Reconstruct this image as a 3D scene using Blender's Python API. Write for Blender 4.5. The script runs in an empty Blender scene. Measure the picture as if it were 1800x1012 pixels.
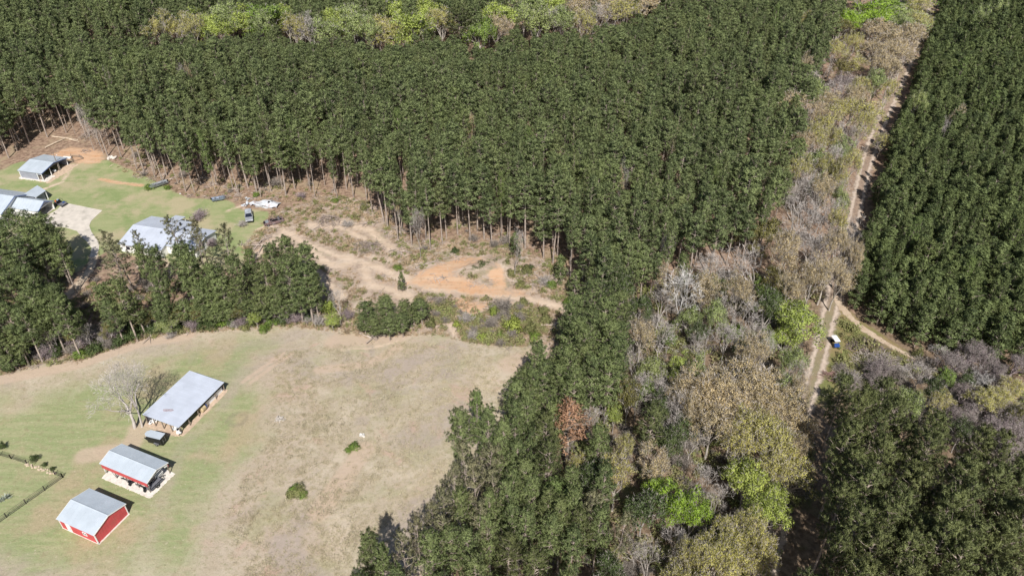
import bpy, math, random
import numpy as np
from mathutils import Vector, Matrix
R = math.radians
S = bpy.context.scene
COL = S.collection

# ------------------------------------------------------------------ camera, sky, sun, exposure
CAM_H, FPX, PITCH = 100.0, 1334.0, R(36.3)
cam = bpy.data.objects.new('camera', bpy.data.cameras.new('camera'))
COL.objects.link(cam)
cam.location = (0, 0, CAM_H)
cam.rotation_euler = (math.pi / 2 - PITCH, 0, 0)
cam.data.sensor_width = 36.0
cam.data.lens = 36.0 * FPX / 1800.0
cam.data.clip_end = 5000
S.camera = cam

SUN_EL, SUN_OFF = R(48), R(5)
W = bpy.data.worlds.new('World')
S.world = W
W.use_nodes = True
wn = W.node_tree.nodes
sky = wn.new('ShaderNodeTexSky')
sky.sky_type = 'NISHITA'
sky.sun_disc = False
sky.sun_elevation = SUN_EL
sky.sun_rotation = R(180) - SUN_OFF
wn['Background'].inputs['Strength'].default_value = 0.07
W.node_tree.links.new(sky.outputs[0], wn['Background'].inputs[0])

sun = bpy.data.objects.new('sun', bpy.data.lights.new('sun', 'SUN'))
COL.objects.link(sun)
sun.data.energy = 4.9
sun.data.angle = R(0.5)
sun.data.color = (1.0, 0.965, 0.91)
sun.rotation_euler = (math.pi / 2 - SUN_EL, 0, SUN_OFF)
sun.location = (20, -60, 160)
S.view_settings.view_transform = 'Standard'
S.view_settings.look = 'None'
S.view_settings.gamma = 1
S.view_settings.exposure = 0.25
try:
    S.cycles.max_bounces = 5
    S.cycles.diffuse_bounces = 3
    S.cycles.glossy_bounces = 2
    S.cycles.transmission_bounces = 3
    S.cycles.transparent_max_bounces = 8
except Exception:
    pass

CP, SP = math.cos(PITCH), math.sin(PITCH)


def G(px, py, z=0.0):
    """where the sight line through photo pixel (px, py) meets the level z"""
    x, y = (px - 900) / FPX, -(py - 506) / FPX
    d = (x, CP + y * SP, -SP + y * CP)
    t = (CAM_H - z) / -d[2]
    return Vector((d[0] * t, d[1] * t, z))


def depth_at(p):
    return p[1] * CP + (CAM_H - p[2]) * SP


def to_px(p):
    z = p[2] - CAM_H
    yy = p[1] * CP - z * SP
    up = p[1] * SP + z * CP
    return 900 + FPX * p[0] / yy, 506 - FPX * up / yy


# ------------------------------------------------------------------ node helpers
class NT:
    def __init__(self, m):
        m.use_nodes = True
        self.t = m.node_tree
        self.t.nodes.clear()
        self.co = None

    def n(self, typ, **kw):
        nd = self.t.nodes.new(typ)
        for k, v in kw.items():
            setattr(nd, k, v)
        return nd

    def put(self, sock, v):
        if hasattr(v, 'links') or isinstance(v, bpy.types.NodeSocket):
            self.t.links.new(v, sock)
        elif v is not None:
            if isinstance(v, (tuple, list)) and len(v) == 3 and sock.type == 'RGBA':
                v = (*v, 1)
            sock.default_value = v

    def coord(self, which='Object'):
        if self.co is None:
            self.co = self.n('ShaderNodeTexCoord')
        return self.co.outputs[which]

    def noise(self, scale, detail=3, rough=0.55, vec=None, dist=0.0):
        nd = self.n('ShaderNodeTexNoise')
        self.put(nd.inputs['Vector'], vec or self.coord())
        self.put(nd.inputs['Scale'], scale)
        self.put(nd.inputs['Detail'], detail)
        self.put(nd.inputs['Roughness'], rough)
        self.put(nd.inputs['Distortion'], dist)
        return nd.outputs[0]

    def mix(self, f, a, b, blend='MIX'):
        nd = self.n('ShaderNodeMix', data_type='RGBA', blend_type=blend)
        self.put(nd.inputs[0], f)
        self.put(nd.inputs[6], a)
        self.put(nd.inputs[7], b)
        return nd.outputs[2]

    def math(self, op, a, b=0.0, c=None):
        nd = self.n('ShaderNodeMath', operation=op)
        self.put(nd.inputs[0], a)
        self.put(nd.inputs[1], b)
        if c is not None:
            self.put(nd.inputs[2], c)
        return nd.outputs[0]

    def step(self, v, lo, hi, a=0.0, b=1.0):
        nd = self.n('ShaderNodeMapRange', interpolation_type='SMOOTHSTEP')
        self.put(nd.inputs[0], v)
        for i, q in enumerate((lo, hi, a, b)):
            self.put(nd.inputs[1 + i], q)
        return nd.outputs[0]

    def attr(self, name):
        nd = self.n('ShaderNodeAttribute', attribute_name=name)
        return nd.outputs['Fac']

    def bump(self, h, dist, strength=1.0):
        nd = self.n('ShaderNodeBump')
        self.put(nd.inputs['Height'], h)
        nd.inputs['Distance'].default_value = dist
        nd.inputs['Strength'].default_value = strength
        return nd.outputs[0]

    def bsdf(self, col, rough=0.8, metal=0.0, spec=0.3, normal=None):
        nd = self.n('ShaderNodeBsdfPrincipled')
        self.put(nd.inputs['Base Color'], col)
        self.put(nd.inputs['Roughness'], rough)
        self.put(nd.inputs['Metallic'], metal)
        self.put(nd.inputs['Specular IOR Level'], spec)
        if normal is not None:
            self.put(nd.inputs['Normal'], normal)
        return nd.outputs[0]

    def out(self, sh):
        o = self.n('ShaderNodeOutputMaterial')
        self.t.links.new(sh, o.inputs[0])


MATS = {}


def mat(name, col, rough=0.7, metal=0.0, spec=0.3, var=0.25, scale=1.5, bump=0.0, dirt=None, dirtscale=0.4):
    """plain worn surface: base colour broken up by two sizes of noise, an optional stain colour"""
    if name in MATS:
        return MATS[name]
    m = bpy.data.materials.new(name)
    t = NT(m)
    a = tuple(min(1, c * (1 + var)) for c in col)
    b = tuple(c * (1 - var) for c in col)
    n1 = t.noise(scale, 4)
    c = t.mix(t.step(n1, 0.3, 0.7), b, a)
    if dirt:
        c = t.mix(t.step(t.noise(dirtscale, 5, 0.65), 0.5, 0.72), c, dirt)
    nm = t.bump(t.noise(scale * 6, 3), bump) if bump else None
    t.out(t.bsdf(c, rough, metal, spec, nm))
    MATS[name] = m
    return m


def leafmat(name, col, col2, trans=0.15, rough=0.55, spec=0.25):
    """foliage: colour varies from tree to tree and from clump to clump, with light through the leaf"""
    if name in MATS:
        return MATS[name]
    m = bpy.data.materials.new(name)
    t = NT(m)
    oi = t.n('ShaderNodeObjectInfo')
    tint = t.attr('tint')
    c = t.mix(oi.outputs['Random'], tuple(q * 1.22 for q in col), tuple(q * 0.82 for q in col2))
    rnd2 = t.math('FRACT', t.math('MULTIPLY', oi.outputs['Random'], 7.31))
    c = t.mix(t.step(rnd2, 0.72, 1.0, 0, 0.3), c, (col[0] * 1.35, col[1] * 1.02, col[2] * 0.95))
    stand = t.noise(0.035, 3, 0.6, vec=oi.outputs['Location'])
    c = t.mix(t.step(stand, 0.5, 0.68, 0, 0.5), c, (col[0] * 1.3, col[1] * 1.3, col[2] * 1.05))
    c = t.mix(t.step(stand, 0.47, 0.32, 0, 0.5), c, tuple(q * 0.8 for q in col2))
    c = t.mix(t.step(tint, 0.0, 1.0, 0.0, 0.6), c, tuple(q * 1.7 for q in col))
    c = t.mix(t.step(tint, 0.55, 0.0, 0.0, 0.5), c, tuple(q * 0.5 for q in col2))
    p = t.bsdf(c, rough, 0, spec)
    tr = t.n('ShaderNodeBsdfTranslucent')
    t.put(tr.inputs[0], c)
    mx = t.n('ShaderNodeMixShader')
    mx.inputs[0].default_value = trans
    t.t.links.new(p, mx.inputs[1])
    t.t.links.new(tr.outputs[0], mx.inputs[2])
    t.out(mx.outputs[0])
    MATS[name] = m
    return m


# ------------------------------------------------------------------ object helpers
def tag(o, label=None, cat=None, group=None, kind=None):
    if label: o['label'] = label
    if cat: o['category'] = cat
    if group: o['group'] = group
    if kind: o['kind'] = kind
    return o


def empty(name, loc, rz=0.0, label=None, cat=None, group=None):
    o = bpy.data.objects.new(name, None)
    COL.objects.link(o)
    o.location = loc
    o.rotation_euler = (0, 0, rz)
    o.empty_display_size = 0.5
    return tag(o, label, cat, group)


def link(name, me, parent=None, label=None):
    o = bpy.data.objects.new(name, me)
    COL.objects.link(o)
    if parent: o.parent = parent
    if label: o['label'] = label
    return o


class MB:
    """collects shapes, links them as ONE mesh object"""
    def __init__(self):
        self.v, self.f = [], []

    def poly(self, pts, faces):
        k = len(self.v)
        self.v += [tuple(p) for p in pts]
        self.f += [tuple(i + k for i in f) for f in faces]
        return self

    def box(self, c, s, rz=0.0, rx=0.0, ry=0.0):
        h = [q / 2 for q in s]
        M = Matrix.Rotation(rz, 3, 'Z') @ Matrix.Rotation(ry, 3, 'Y') @ Matrix.Rotation(rx, 3, 'X')
        pts = [Vector(c) + M @ Vector((sx * h[0], sy * h[1], sz * h[2]))
               for sz in (-1, 1) for sy in (-1, 1) for sx in (-1, 1)]
        return self.poly(pts, [(0, 2, 3, 1), (4, 5, 7, 6), (0, 1, 5, 4), (2, 6, 7, 3), (0, 4, 6, 2), (1, 3, 7, 5)])

    def bar(self, a, b, w, d=None):
        a, b = Vector(a), Vector(b)
        u = (b - a).normalized()
        s = u.cross(Vector((0, 0, 1)))
        s = s.normalized() if s.length > 1e-4 else Vector((1, 0, 0))
        q = s.cross(u).normalized()
        d = d or w
        pts = [p + s * (i * w / 2) + q * (j * d / 2) for p in (a, b) for j in (-1, 1) for i in (-1, 1)]
        return self.poly(pts, [(0, 2, 3, 1), (4, 5, 7, 6), (0, 1, 5, 4), (2, 6, 7, 3), (0, 4, 6, 2), (1, 3, 7, 5)])

    def tube(self, pts, rad, n=8):
        pts = [Vector(p) for p in pts]
        rad = rad if isinstance(rad, (list, tuple)) else [rad] * len(pts)
        ring = []
        for i, p in enumerate(pts):
            u = (pts[min(i + 1, len(pts) - 1)] - pts[max(i - 1, 0)]).normalized()
            s = u.cross(Vector((0.13, 0.31, 0.94)))
            s = s.normalized() if s.length > 1e-3 else Vector((1, 0, 0))
            q = u.cross(s)
            ring += [p + (s * math.cos(6.2832 * k / n) + q * math.sin(6.2832 * k / n)) * rad[i] for k in range(n)]
        fs = []
        for i in range(len(pts) - 1):
            for k in range(n):
                fs.append((i * n + k, i * n + (k + 1) % n, (i + 1) * n + (k + 1) % n, (i + 1) * n + k))
        fs += [tuple(range(n))[::-1], tuple(range((len(pts) - 1) * n, len(pts) * n))]
        return self.poly(ring, fs)

    def prism(self, prof, x0, x1, axis='x'):
        """closed outline (a, b) pulled along an axis; for 'x' the outline is (y, z), for 'y' it is (x, z)"""
        n = len(prof)
        mk = (lambda t, p: (t, p[0], p[1])) if axis == 'x' else (lambda t, p: (p[0], t, p[1])) if axis == 'y' else (lambda t, p: (p[0], p[1], t))
        pts = [mk(x0, p) for p in prof] + [mk(x1, p) for p in prof]
        fs = [(i, (i + 1) % n, n + (i + 1) % n, n + i) for i in range(n)]
        return self.poly(pts, fs + [tuple(range(n))[::-1], tuple(range(n, 2 * n))])

    def build(self, name, m, parent=None, label=None, smooth=False):
        me = bpy.data.meshes.new(name)
        me.from_pydata(self.v, [], self.f)
        me.materials.append(m)
        if smooth:
            me.polygons.foreach_set('use_smooth', [True] * len(me.polygons))
        me.update()
        return link(name, me, parent, label)


def qmesh(name, v, q, mats, mi=None, tint=None, smooth=None, nor=None):
    """all-quad mesh straight from arrays"""
    v = np.asarray(v, np.float32).reshape(-1, 3)
    q = np.asarray(q, np.int32).reshape(-1, 4)
    me = bpy.data.meshes.new(name)
    me.vertices.add(len(v))
    me.vertices.foreach_set('co', v.ravel())
    me.loops.add(q.size)
    me.loops.foreach_set('vertex_index', q.ravel())
    me.polygons.add(len(q))
    me.polygons.foreach_set('loop_start', np.arange(0, q.size, 4, dtype=np.int32))
    for m in mats:
        me.materials.append(m)
    if mi is not None:
        me.polygons.foreach_set('material_index', np.asarray(mi, np.int32))
    if smooth is not None:
        me.polygons.foreach_set('use_smooth', np.asarray(smooth, bool))
    if tint is not None:
        a = me.attributes.new('tint', 'FLOAT', 'POINT')
        a.data.foreach_set('value', np.asarray(tint, np.float32))
    me.update(calc_edges=True)
    if nor is not None:
        me.polygons.foreach_set('use_smooth', np.ones(len(q), bool))
        me.normals_split_custom_set_from_vertices(np.asarray(nor, float).tolist())
    return me

# ------------------------------------------------------------------ where the kinds of ground lie (photo outline -> ground)
def PW(pts):
    return np.array([G(*p)[:2] for p in pts])


FIELD = PW([(-500, 760), (0, 655), (60, 640), (140, 630), (250, 592), (330, 580), (450, 572), (570, 573), (640, 588),
            (760, 585), (850, 602), (965, 606), (960, 650), (900, 750), (840, 860), (800, 960), (720, 1060),
            (640, 1200), (560, 1400), (-700, 1400)])
LAWN = PW([(-300, 400), (0, 300), (35, 283), (110, 290), (190, 282), (255, 310), (330, 348), (400, 352), (425, 368), (470, 372), (480, 385),
           (440, 430), (425, 470), (370, 480), (190, 440), (130, 480), (60, 420), (-300, 520)])
BRUSH = PW([(425, 445), (440, 415), (478, 375), (560, 345), (640, 350), (720, 430), (800, 425), (900, 430), (1000, 480),
            (1060, 560), (965, 612), (850, 606), (760, 590), (640, 594), (570, 580), (450, 578), (330, 586), (250, 598), (140, 635),
            (60, 645), (0, 662), (0, 600), (240, 560), (560, 520), (480, 480)])
WOODS_FLOOR = PW([(1010, 600), (1200, 480), (1440, 470), (1480, 540), (1800, 640), (2000, 1100), (600, 1200), (700, 1000), (900, 760)])
CLEAR_R = PW([(1415, 720), (1440, 560), (1470, 520), (1510, 560), (1600, 620), (1580, 680), (1480, 690)])
ORANGE = [PW(p) for p in (
    [(704, 500), (735, 478), (765, 463), (815, 449), (862, 456), (838, 468), (800, 482), (860, 500), (930, 512), (935, 522), (830, 523), (740, 506)],
    [(853, 478), (885, 474), (895, 500), (880, 520), (862, 500)],
    [(70, 290), (85, 272), (120, 257), (165, 262), (190, 270), (178, 289), (140, 290), (118, 280)],
    [(166, 316), (180, 312), (212, 318), (256, 324), (252, 330), (190, 322)],
    [(780, 545), (800, 520), (880, 535), (820, 560)],
)]
SAND = [([(480, 440), (500, 405), (530, 425), (590, 448), (660, 468), (705, 488), (760, 508), (850, 516), (930, 526), (1010, 545)], 2.2),
        ([(450, 405), (470, 395), (520, 410)], 1.0),
        ([(545, 395), (600, 400), (640, 420)], 2.0),
        ([(545, 440), (590, 470), (620, 462)], 2.5), ([(500, 430), (540, 470), (600, 520)], 2.5), ([(640, 470), (650, 500), (720, 520)], 2.5), ([(480, 420), (450, 450)], 2), ([(600, 390), (650, 405), (690, 440)], 2.5), ([(700, 520), (730, 540)], 2.5), ([(790, 570), (800, 590)], 1.2),
        ([(700, 600), (650, 612), (600, 615)], 0.8),
        ([(400, 370), (425, 362), (440, 375)], 1.2),
        ([(150, 480), (135, 510), (110, 530), (80, 560), (30, 560), (-20, 575)], 2.4),
        ([(240, 470), (290, 455), (300, 480)], 1.2),
        ([(70, 335), (110, 320), (125, 295)], 1.2)]
BARE = [([(500, 620), (470, 640), (425, 672)], 0.45), ([(511, 622), (482, 642), (438, 674)], 0.45), ([(240, 765), (225, 790), (150, 800)], 2.0), ([(245, 752), (300, 752)], 2.2), ([(590, 600), (700, 590)], 2.5), ([(700, 610), (650, 640), (560, 650)], 1.2), ([(640, 790), (560, 900)], 2.0), ([(900, 640), (960, 620)], 3), ([(330, 590), (250, 602), (140, 640), (0, 668)], 1.6)]
GREEN = [(PW([(60, 700), (230, 640), (420, 590), (480, 600), (400, 700), (300, 880), (230, 1012), (0, 1012), (-300, 1012), (-300, 760)]), 9),
         (PW([(230, 1000), (300, 800), (420, 680), (470, 700), (460, 780), (380, 860), (330, 1012)]), 7)]


def in_poly(X, Y, P):
    ins = np.zeros(X.shape, bool)
    j = len(P) - 1
    for i in range(len(P)):
        xi, yi, xj, yj = P[i][0], P[i][1], P[j][0], P[j][1]
        c = ((yi > Y) != (yj > Y)) & (X < (xj - xi) * (Y - yi) / (yj - yi + 1e-12) + xi)
        ins ^= c
        j = i
    return ins


def seg_dist(X, Y, P, closed=True):
    d = np.full(X.shape, 1e9)
    for i in range(len(P) - (0 if closed else 1)):
        a, b = P[i], P[(i + 1) % len(P)]
        v = b - a
        t = np.clip(((X - a[0]) * v[0] + (Y - a[1]) * v[1]) / (v @ v + 1e-9), 0, 1)
        d = np.minimum(d, np.hypot(X - a[0] - t * v[0], Y - a[1] - t * v[1]))
    return d


def pmask(X, Y, P, soft):
    d = seg_dist(X, Y, P) * np.where(in_poly(X, Y, P), 1, -1)
    return np.clip(0.5 + d / (2 * soft), 0, 1)


MAIN_PINES = PW([(-260, 330), (-60, 300), (0, 287), (35, 270), (62, 252), (100, 240), (140, 236), (165, 255), (188, 277), (225, 290), (275, 316), (330, 341),
                 (400, 341), (480, 352), (550, 347), (630, 352), (665, 385), (700, 425), (745, 456), (800, 428), (850, 430),
                 (900, 440), (960, 468), (1000, 492), (1028, 545), (1060, 575), (1100, 560), (1150, 530), (1240, 500), (1330, 470),
                 (1362, 400), (1405, 280), (1448, 150), (1478, 50), (1500, -40), (1510, -90)])
MAIN_PINES = np.vstack([MAIN_PINES, [(190, 620), (-520, 620), (-420, 300)]])
YOUNG_PINES = PW([(1664, -60), (1650, 40), (1614, 130), (1583, 215), (1553, 300), (1530, 390), (1510, 470), (1498, 545), (1545, 575),
                  (1592, 602), (1650, 632), (1720, 640), (1800, 655), (2050, 700)])
YOUNG_PINES = np.vstack([YOUNG_PINES, [(330, 300), (330, 560), (290, 600), (210, 600)]])
CORNER_PINES = PW([(1425, 985), (1440, 830), (1470, 770), (1560, 760), (1640, 830), (1720, 860), (1900, 950), (2050, 1300), (1500, 1300), (1420, 1200)])


def ground():
    xs = np.unique(np.concatenate([np.arange(-1500, -330, 60), np.arange(-330, -140, 3), np.arange(-140, 140, 0.8), np.arange(140, 330, 3), np.arange(330, 1501, 60)]))
    ys = np.unique(np.concatenate([np.arange(-300, 30, 15), np.arange(30, 215, 0.8), np.arange(215, 400, 3), np.arange(400, 640, 10), np.arange(640, 2600, 80)]))
    X, Y = np.meshgrid(xs, ys)
    nx, ny = len(xs), len(ys)
    Z = np.zeros_like(X)
    # low spoil heaps round the borrow pit
    for (px, py, r, h) in ((850, 470, 5.0, 0.5), (815, 480, 3.0, 0.35), (880, 470, 4.0, 0.6), (150, 268, 5, 0.4), (760, 475, 3, 0.4), (205, 285, 3, 0.25), (690, 540, 6, .2)):
        c = G(px, py)
        Z += h * np.exp(-((X - c.x) ** 2 + (Y - c.y) ** 2) / (r * r))
    V = np.stack([X, Y, Z], -1).reshape(-1, 3)
    i = np.arange(nx * ny).reshape(ny, nx)
    Q = np.stack([i[:-1, :-1], i[:-1, 1:], i[1:, 1:], i[1:, :-1]], -1).reshape(-1, 4)
    me = qmesh('ground', V, Q, [ground_mat()], smooth=np.ones(len(Q), bool))
    A = {}
    A['field'] = pmask(X, Y, FIELD, 1.6)
    A['lawn'] = pmask(X, Y, LAWN, 2.0)
    A['brush'] = np.maximum(pmask(X, Y, BRUSH, 3.0), 0.9 * pmask(X, Y, CLEAR_R, 3.0) * 0)
    A['clear'] = pmask(X, Y, CLEAR_R, 2.0)
    A['woods'] = pmask(X, Y, WOODS_FLOOR, 5.0)
    A['orange'] = np.max([pmask(X, Y, p, w) for p, w in zip(ORANGE, (2.2, 1.2, 1.8, 0.7, 2.0))], 0)
    A['sand'] = np.max([np.clip(1.0 - seg_dist(X, Y, PW(p), False) / (1.35 * w), 0, 1) for p, w in SAND], 0)
    A['bare'] = np.max([np.clip(1.3 - seg_dist(X, Y, PW(p), False) / w, 0, 1) for p, w in BARE], 0)
    rc = G(417, 737)
    rr = np.hypot(X - rc.x, Y - rc.y)
    A['ring'] = np.clip(1 - np.abs(rr - 1.5) / 0.9, 0, 1)
    A['green'] = np.max([pmask(X, Y, p, s) for p, s in GREEN], 0)
    for k, v in A.items():
        a = me.attributes.new(k, 'FLOAT', 'POINT')
        a.data.foreach_set('value', v.ravel().astype(np.float32))
    o = link('ground', me)
    tag(o, kind='structure')


def ground_mat():
    m = bpy.data.materials.new('ground')
    t = NT(m)
    big, mid, sm, fine = t.noise(0.035, 4), t.noise(0.16, 5, 0.6, dist=0.6), t.noise(0.9, 4, 0.6), t.noise(4.0, 3, 0.65)
    streak = t.n('ShaderNodeMapping')
    t.put(streak.inputs[0], t.coord())
    streak.inputs['Rotation'].default_value = (0, 0, R(25))
    streak.inputs['Scale'].default_value = (0.25, 1.6, 1)
    srk = t.noise(0.5, 5, 0.65, vec=streak.outputs[0], dist=0.4)

    jag = t.math('ADD', t.math('MULTIPLY', t.noise(0.45, 6, 0.7, dist=1.2), 0.65), t.math('MULTIPLY', srk, 0.35))

    def mask(name, amt=0.9, lo=0.38, hi=0.62, n=None):
        a = t.attr(name)
        v = t.math('ADD', a, t.math('MULTIPLY', t.math('SUBTRACT', n or mid, 0.5), amt))
        return t.math('MULTIPLY', t.step(v, lo, hi), t.step(a, 0.0, 0.12))
    # forest floor: pine straw, humus, some dry grass
    c = t.mix(t.step(sm, 0.35, 0.65), (0.19, 0.125, 0.09), (0.36, 0.255, 0.185))
    c = t.mix(t.step(mid, 0.5, 0.68), c, (0.34, 0.265, 0.175))
    c = t.mix(t.step(fine, 0.55, 0.75, 0, 0.5), c, (0.13, 0.09, 0.065))
    # hardwood floor: leaf litter
    w = t.mix(t.step(sm, 0.35, 0.65), (0.15, 0.105, 0.07), (0.27, 0.20, 0.14))
    w = t.mix(t.step(mid, 0.52, 0.66, 0, 0.7), w, (0.12, 0.14, 0.05))
    c = t.mix(mask('woods'), c, w)
    # rough cut-over ground
    b = t.mix(t.step(sm, 0.3, 0.7), (0.27, 0.20, 0.15), (0.43, 0.34, 0.265))
    b = t.mix(t.step(mid, 0.42, 0.6, 0, 0.8), b, (0.42, 0.33, 0.265))
    b = t.mix(t.step(t.noise(0.23, 4), 0.52, 0.68, 0, 0.7), b, (0.22, 0.205, 0.115))
    b = t.mix(t.step(fine, 0.5, 0.72, 0, 0.5), b, (0.18, 0.14, 0.105))
    b = t.mix(t.step(t.noise(0.12, 5, 0.68, dist=1.2), 0.5, 0.64, 0, 0.8), b, (0.54, 0.44, 0.35))
    b = t.mix(t.step(t.noise(0.16, 5, 0.7, dist=1.5), 0.56, 0.68, 0, 0.6), b, (0.48, 0.315, 0.205))
    c = t.mix(mask('brush', 0.7), c, b)
    # right-hand clearing
    k = t.mix(t.step(mid, 0.35, 0.62), (0.25, 0.19, 0.095), (0.155, 0.17, 0.06))
    k = t.mix(t.step(fine, 0.45, 0.7, 0, 0.5), k, (0.30, 0.22, 0.13))
    c = t.mix(mask('clear', 0.5), c, k)
    # grazed field: straw, green and reddish drifts
    f = t.mix(t.step(mid, 0.35, 0.65), (0.39, 0.325, 0.24), (0.455, 0.39, 0.30))
    f = t.mix(t.step(big, 0.48, 0.65, 0, 0.8), f, (0.41, 0.325, 0.255))
    f = t.mix(t.step(t.noise(0.11, 5, 0.62), 0.5, 0.66, 0, 0.6), f, (0.32, 0.31, 0.175))
    g = t.mix(t.step(srk, 0.35, 0.65), (0.33, 0.325, 0.18), (0.225, 0.275, 0.12))
    g = t.mix(t.step(t.noise(0.09, 4, 0.6), 0.5, 0.66, 0, 0.75), g, (0.39, 0.305, 0.20))
    f = t.mix(mask('green', 0.8, 0.3, 0.8), f, g)
    f = t.mix(t.step(srk, 0.52, 0.75, 0, 0.5), f, (0.44, 0.36, 0.24))
    f = t.mix(t.step(sm, 0.5, 0.72, 0, 0.55), f, (0.25, 0.22, 0.125))
    f = t.mix(t.step(fine, 0.5, 0.7, 0, 0.45), f, (0.23, 0.185, 0.115))
    mv = t.noise(0.055, 5, 0.65, dist=0.8)
    dry = t.math('SUBTRACT', 1.0, t.attr('green'))
    f = t.mix(t.math('MULTIPLY', t.step(mv, 0.5, 0.62, 0, 0.75), dry), f, (0.345, 0.285, 0.245))
    f = t.mix(t.math('MULTIPLY', t.step(mv, 0.46, 0.36, 0, 0.6), dry), f, (0.52, 0.44, 0.34))
    f = t.mix(t.math('MULTIPLY', t.step(t.noise(0.13, 4, 0.6, dist=1.0), 0.56, 0.7, 0, 0.55), dry), f, (0.45, 0.30, 0.245))
    spk = t.noise(1.7, 5, 0.75)
    f = t.mix(t.step(spk, 0.55, 0.66, 0, 0.6), f, (0.19, 0.20, 0.095))
    f = t.mix(t.step(spk, 0.42, 0.33, 0, 0.5), f, (0.54, 0.46, 0.35))
    f = t.mix(t.step(t.attr('bare'), 0.1, 0.7, 0, 0.75), f, (0.47, 0.36, 0.275))
    f = t.mix(t.step(t.attr('ring'), 0.2, 0.8, 0, 0.35), f, (0.20, 0.175, 0.125))
    c = t.mix(mask('field', 0.7), c, f)
    # house lawn
    l = t.mix(t.step(t.math('ADD', t.math('MULTIPLY', srk, 0.3), t.math('MULTIPLY', mid, 0.7)), 0.38, 0.62), (0.215, 0.265, 0.11), (0.31, 0.32, 0.165))
    l = t.mix(t.step(t.noise(0.1, 5, 0.65), 0.44, 0.62, 0, 0.85), l, (0.41, 0.345, 0.225))
    l = t.mix(t.step(fine, 0.5, 0.7, 0, 0.35), l, (0.17, 0.20, 0.085))
    c = t.mix(mask('lawn', 0.6), c, l)
    # bare clay and sand
    s = t.mix(t.step(srk, 0.35, 0.7), (0.60, 0.475, 0.365), (0.47, 0.36, 0.265))
    c = t.mix(mask('sand', 1.9, 0.45, 1.0, n=jag), c, s)
    o = t.mix(t.step(srk, 0.3, 0.7), (0.52, 0.295, 0.165), (0.54, 0.38, 0.26))
    o = t.mix(t.step(sm, 0.5, 0.75, 0, 0.5), o, (0.33, 0.19, 0.10))
    c = t.mix(mask('orange', 2.2, 0.42, 1.0, n=jag), c, o)
    h = t.math('ADD', t.math('MULTIPLY', fine, 0.4), sm)
    t.out(t.bsdf(c, 0.95, 0, 0.1, t.bump(h, 0.18, 0.7)))
    return m


ground()


def ribbon(name, pts, widths, col, col2, z, fade=0.5, edge_noise=1.25, middle=None, label=None):
    """a dirt road: a sheet that wears out into the ground along ragged edges"""
    P = [G(*p) for p in pts]
    # resample
    out, wd = [], []
    for i in range(len(P) - 1):
        n = max(2, int((P[i + 1] - P[i]).length / 1.5))
        for k in range(n):
            u = k / n
            out.append(P[i].lerp(P[i + 1], u))
            wd.append(widths[i] * (1 - u) + widths[i + 1] * u)
    out.append(P[-1]); wd.append(widths[-1])
    for _ in range(4):
        q = [p.copy() for p in out]
        for i in range(1, len(out) - 1):
            q[i] = (out[i - 1] + out[i] * 2 + out[i + 1]) / 4
        out = q
    V, U = [], []
    K = 9
    for i, p in enumerate(out):
        d = (out[min(i + 1, len(out) - 1)] - out[max(0, i - 1)]).normalized()
        s = Vector((d.y, -d.x, 0))
        for k in range(K):
            u = k / (K - 1) * 2 - 1
            V.append(p + s * (u * wd[i]) + Vector((0, 0, z)))
            U.append(u)
    Q = [(i * K + k, i * K + k + 1, (i + 1) * K + k + 1, (i + 1) * K + k) for i in range(len(out) - 1) for k in range(K - 1)]
    m = bpy.data.materials.new(name)
    t = NT(m)
    u = t.math('ABSOLUTE', t.attr('tint'))
    n = t.noise(0.5, 5, 0.65)
    c = t.mix(t.step(t.noise(0.8, 4), 0.3, 0.7), col, col2)
    c = t.mix(t.step(t.noise(3.5, 3), 0.5, 0.75, 0, 0.5), c, tuple(q * 0.6 for q in col))
    a = t.step(t.math('ADD', u, t.math('MULTIPLY', t.math('SUBTRACT', n, 0.5), edge_noise)), 1 - fade, 0.5 - fade * 0.5)
    if middle:
        mid = t.step(t.math('ADD', u, t.math('MULTIPLY', t.math('SUBTRACT', n, 0.5), 0.35)), 0.12, 0.28)
        a = t.math('MULTIPLY', a, t.math('ADD', t.math('MULTIPLY', mid, middle), 1 - middle))
    p = t.bsdf(c, 0.95, 0, 0.1, t.bump(t.noise(2.5, 3), 0.12, 0.6))
    tr = t.n('ShaderNodeBsdfTransparent')
    mx = t.n('ShaderNodeMixShader')
    t.put(mx.inputs[0], a)
    t.t.links.new(tr.outputs[0], mx.inputs[1])
    t.t.links.new(p, mx.inputs[2])
    t.out(mx.outputs[0])
    me = qmesh(name, [tuple(v) for v in V], Q, [m], tint=U)
    return tag(link(name, me), kind='structure')


ribbon('dirt_road', [(1340, 1030), (1362, 950), (1385, 850), (1410, 730), (1437, 640), (1456, 560), (1464, 525), (1480, 465), (1502, 380), (1522, 290), (1548, 215), (1590, 118), (1618, 40), (1645, -40)],
       [3.0, 3.0, 3.0, 3.2, 3.4, 3.8, 4.4, 3.8, 3.4, 3.8, 4.2, 5, 5, 5], (0.46, 0.37, 0.30), (0.56, 0.46, 0.38), 0.02, fade=0.4, edge_noise=0.8, middle=0.75)
ribbon('side_track', [(1466, 520), (1483, 545), (1505, 570), (1545, 597), (1592, 622), (1650, 650)], [2.2, 2.2, 2.0, 1.8, 1.6, 1.6],
       (0.44, 0.335, 0.24), (0.52, 0.42, 0.32), 0.035)
ribbon('forest_trail', [(836, 108), (837, 135), (835, 170)], [3, 3, 2.5], (0.34, 0.20, 0.12), (0.38, 0.24, 0.15), 0.02)


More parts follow.
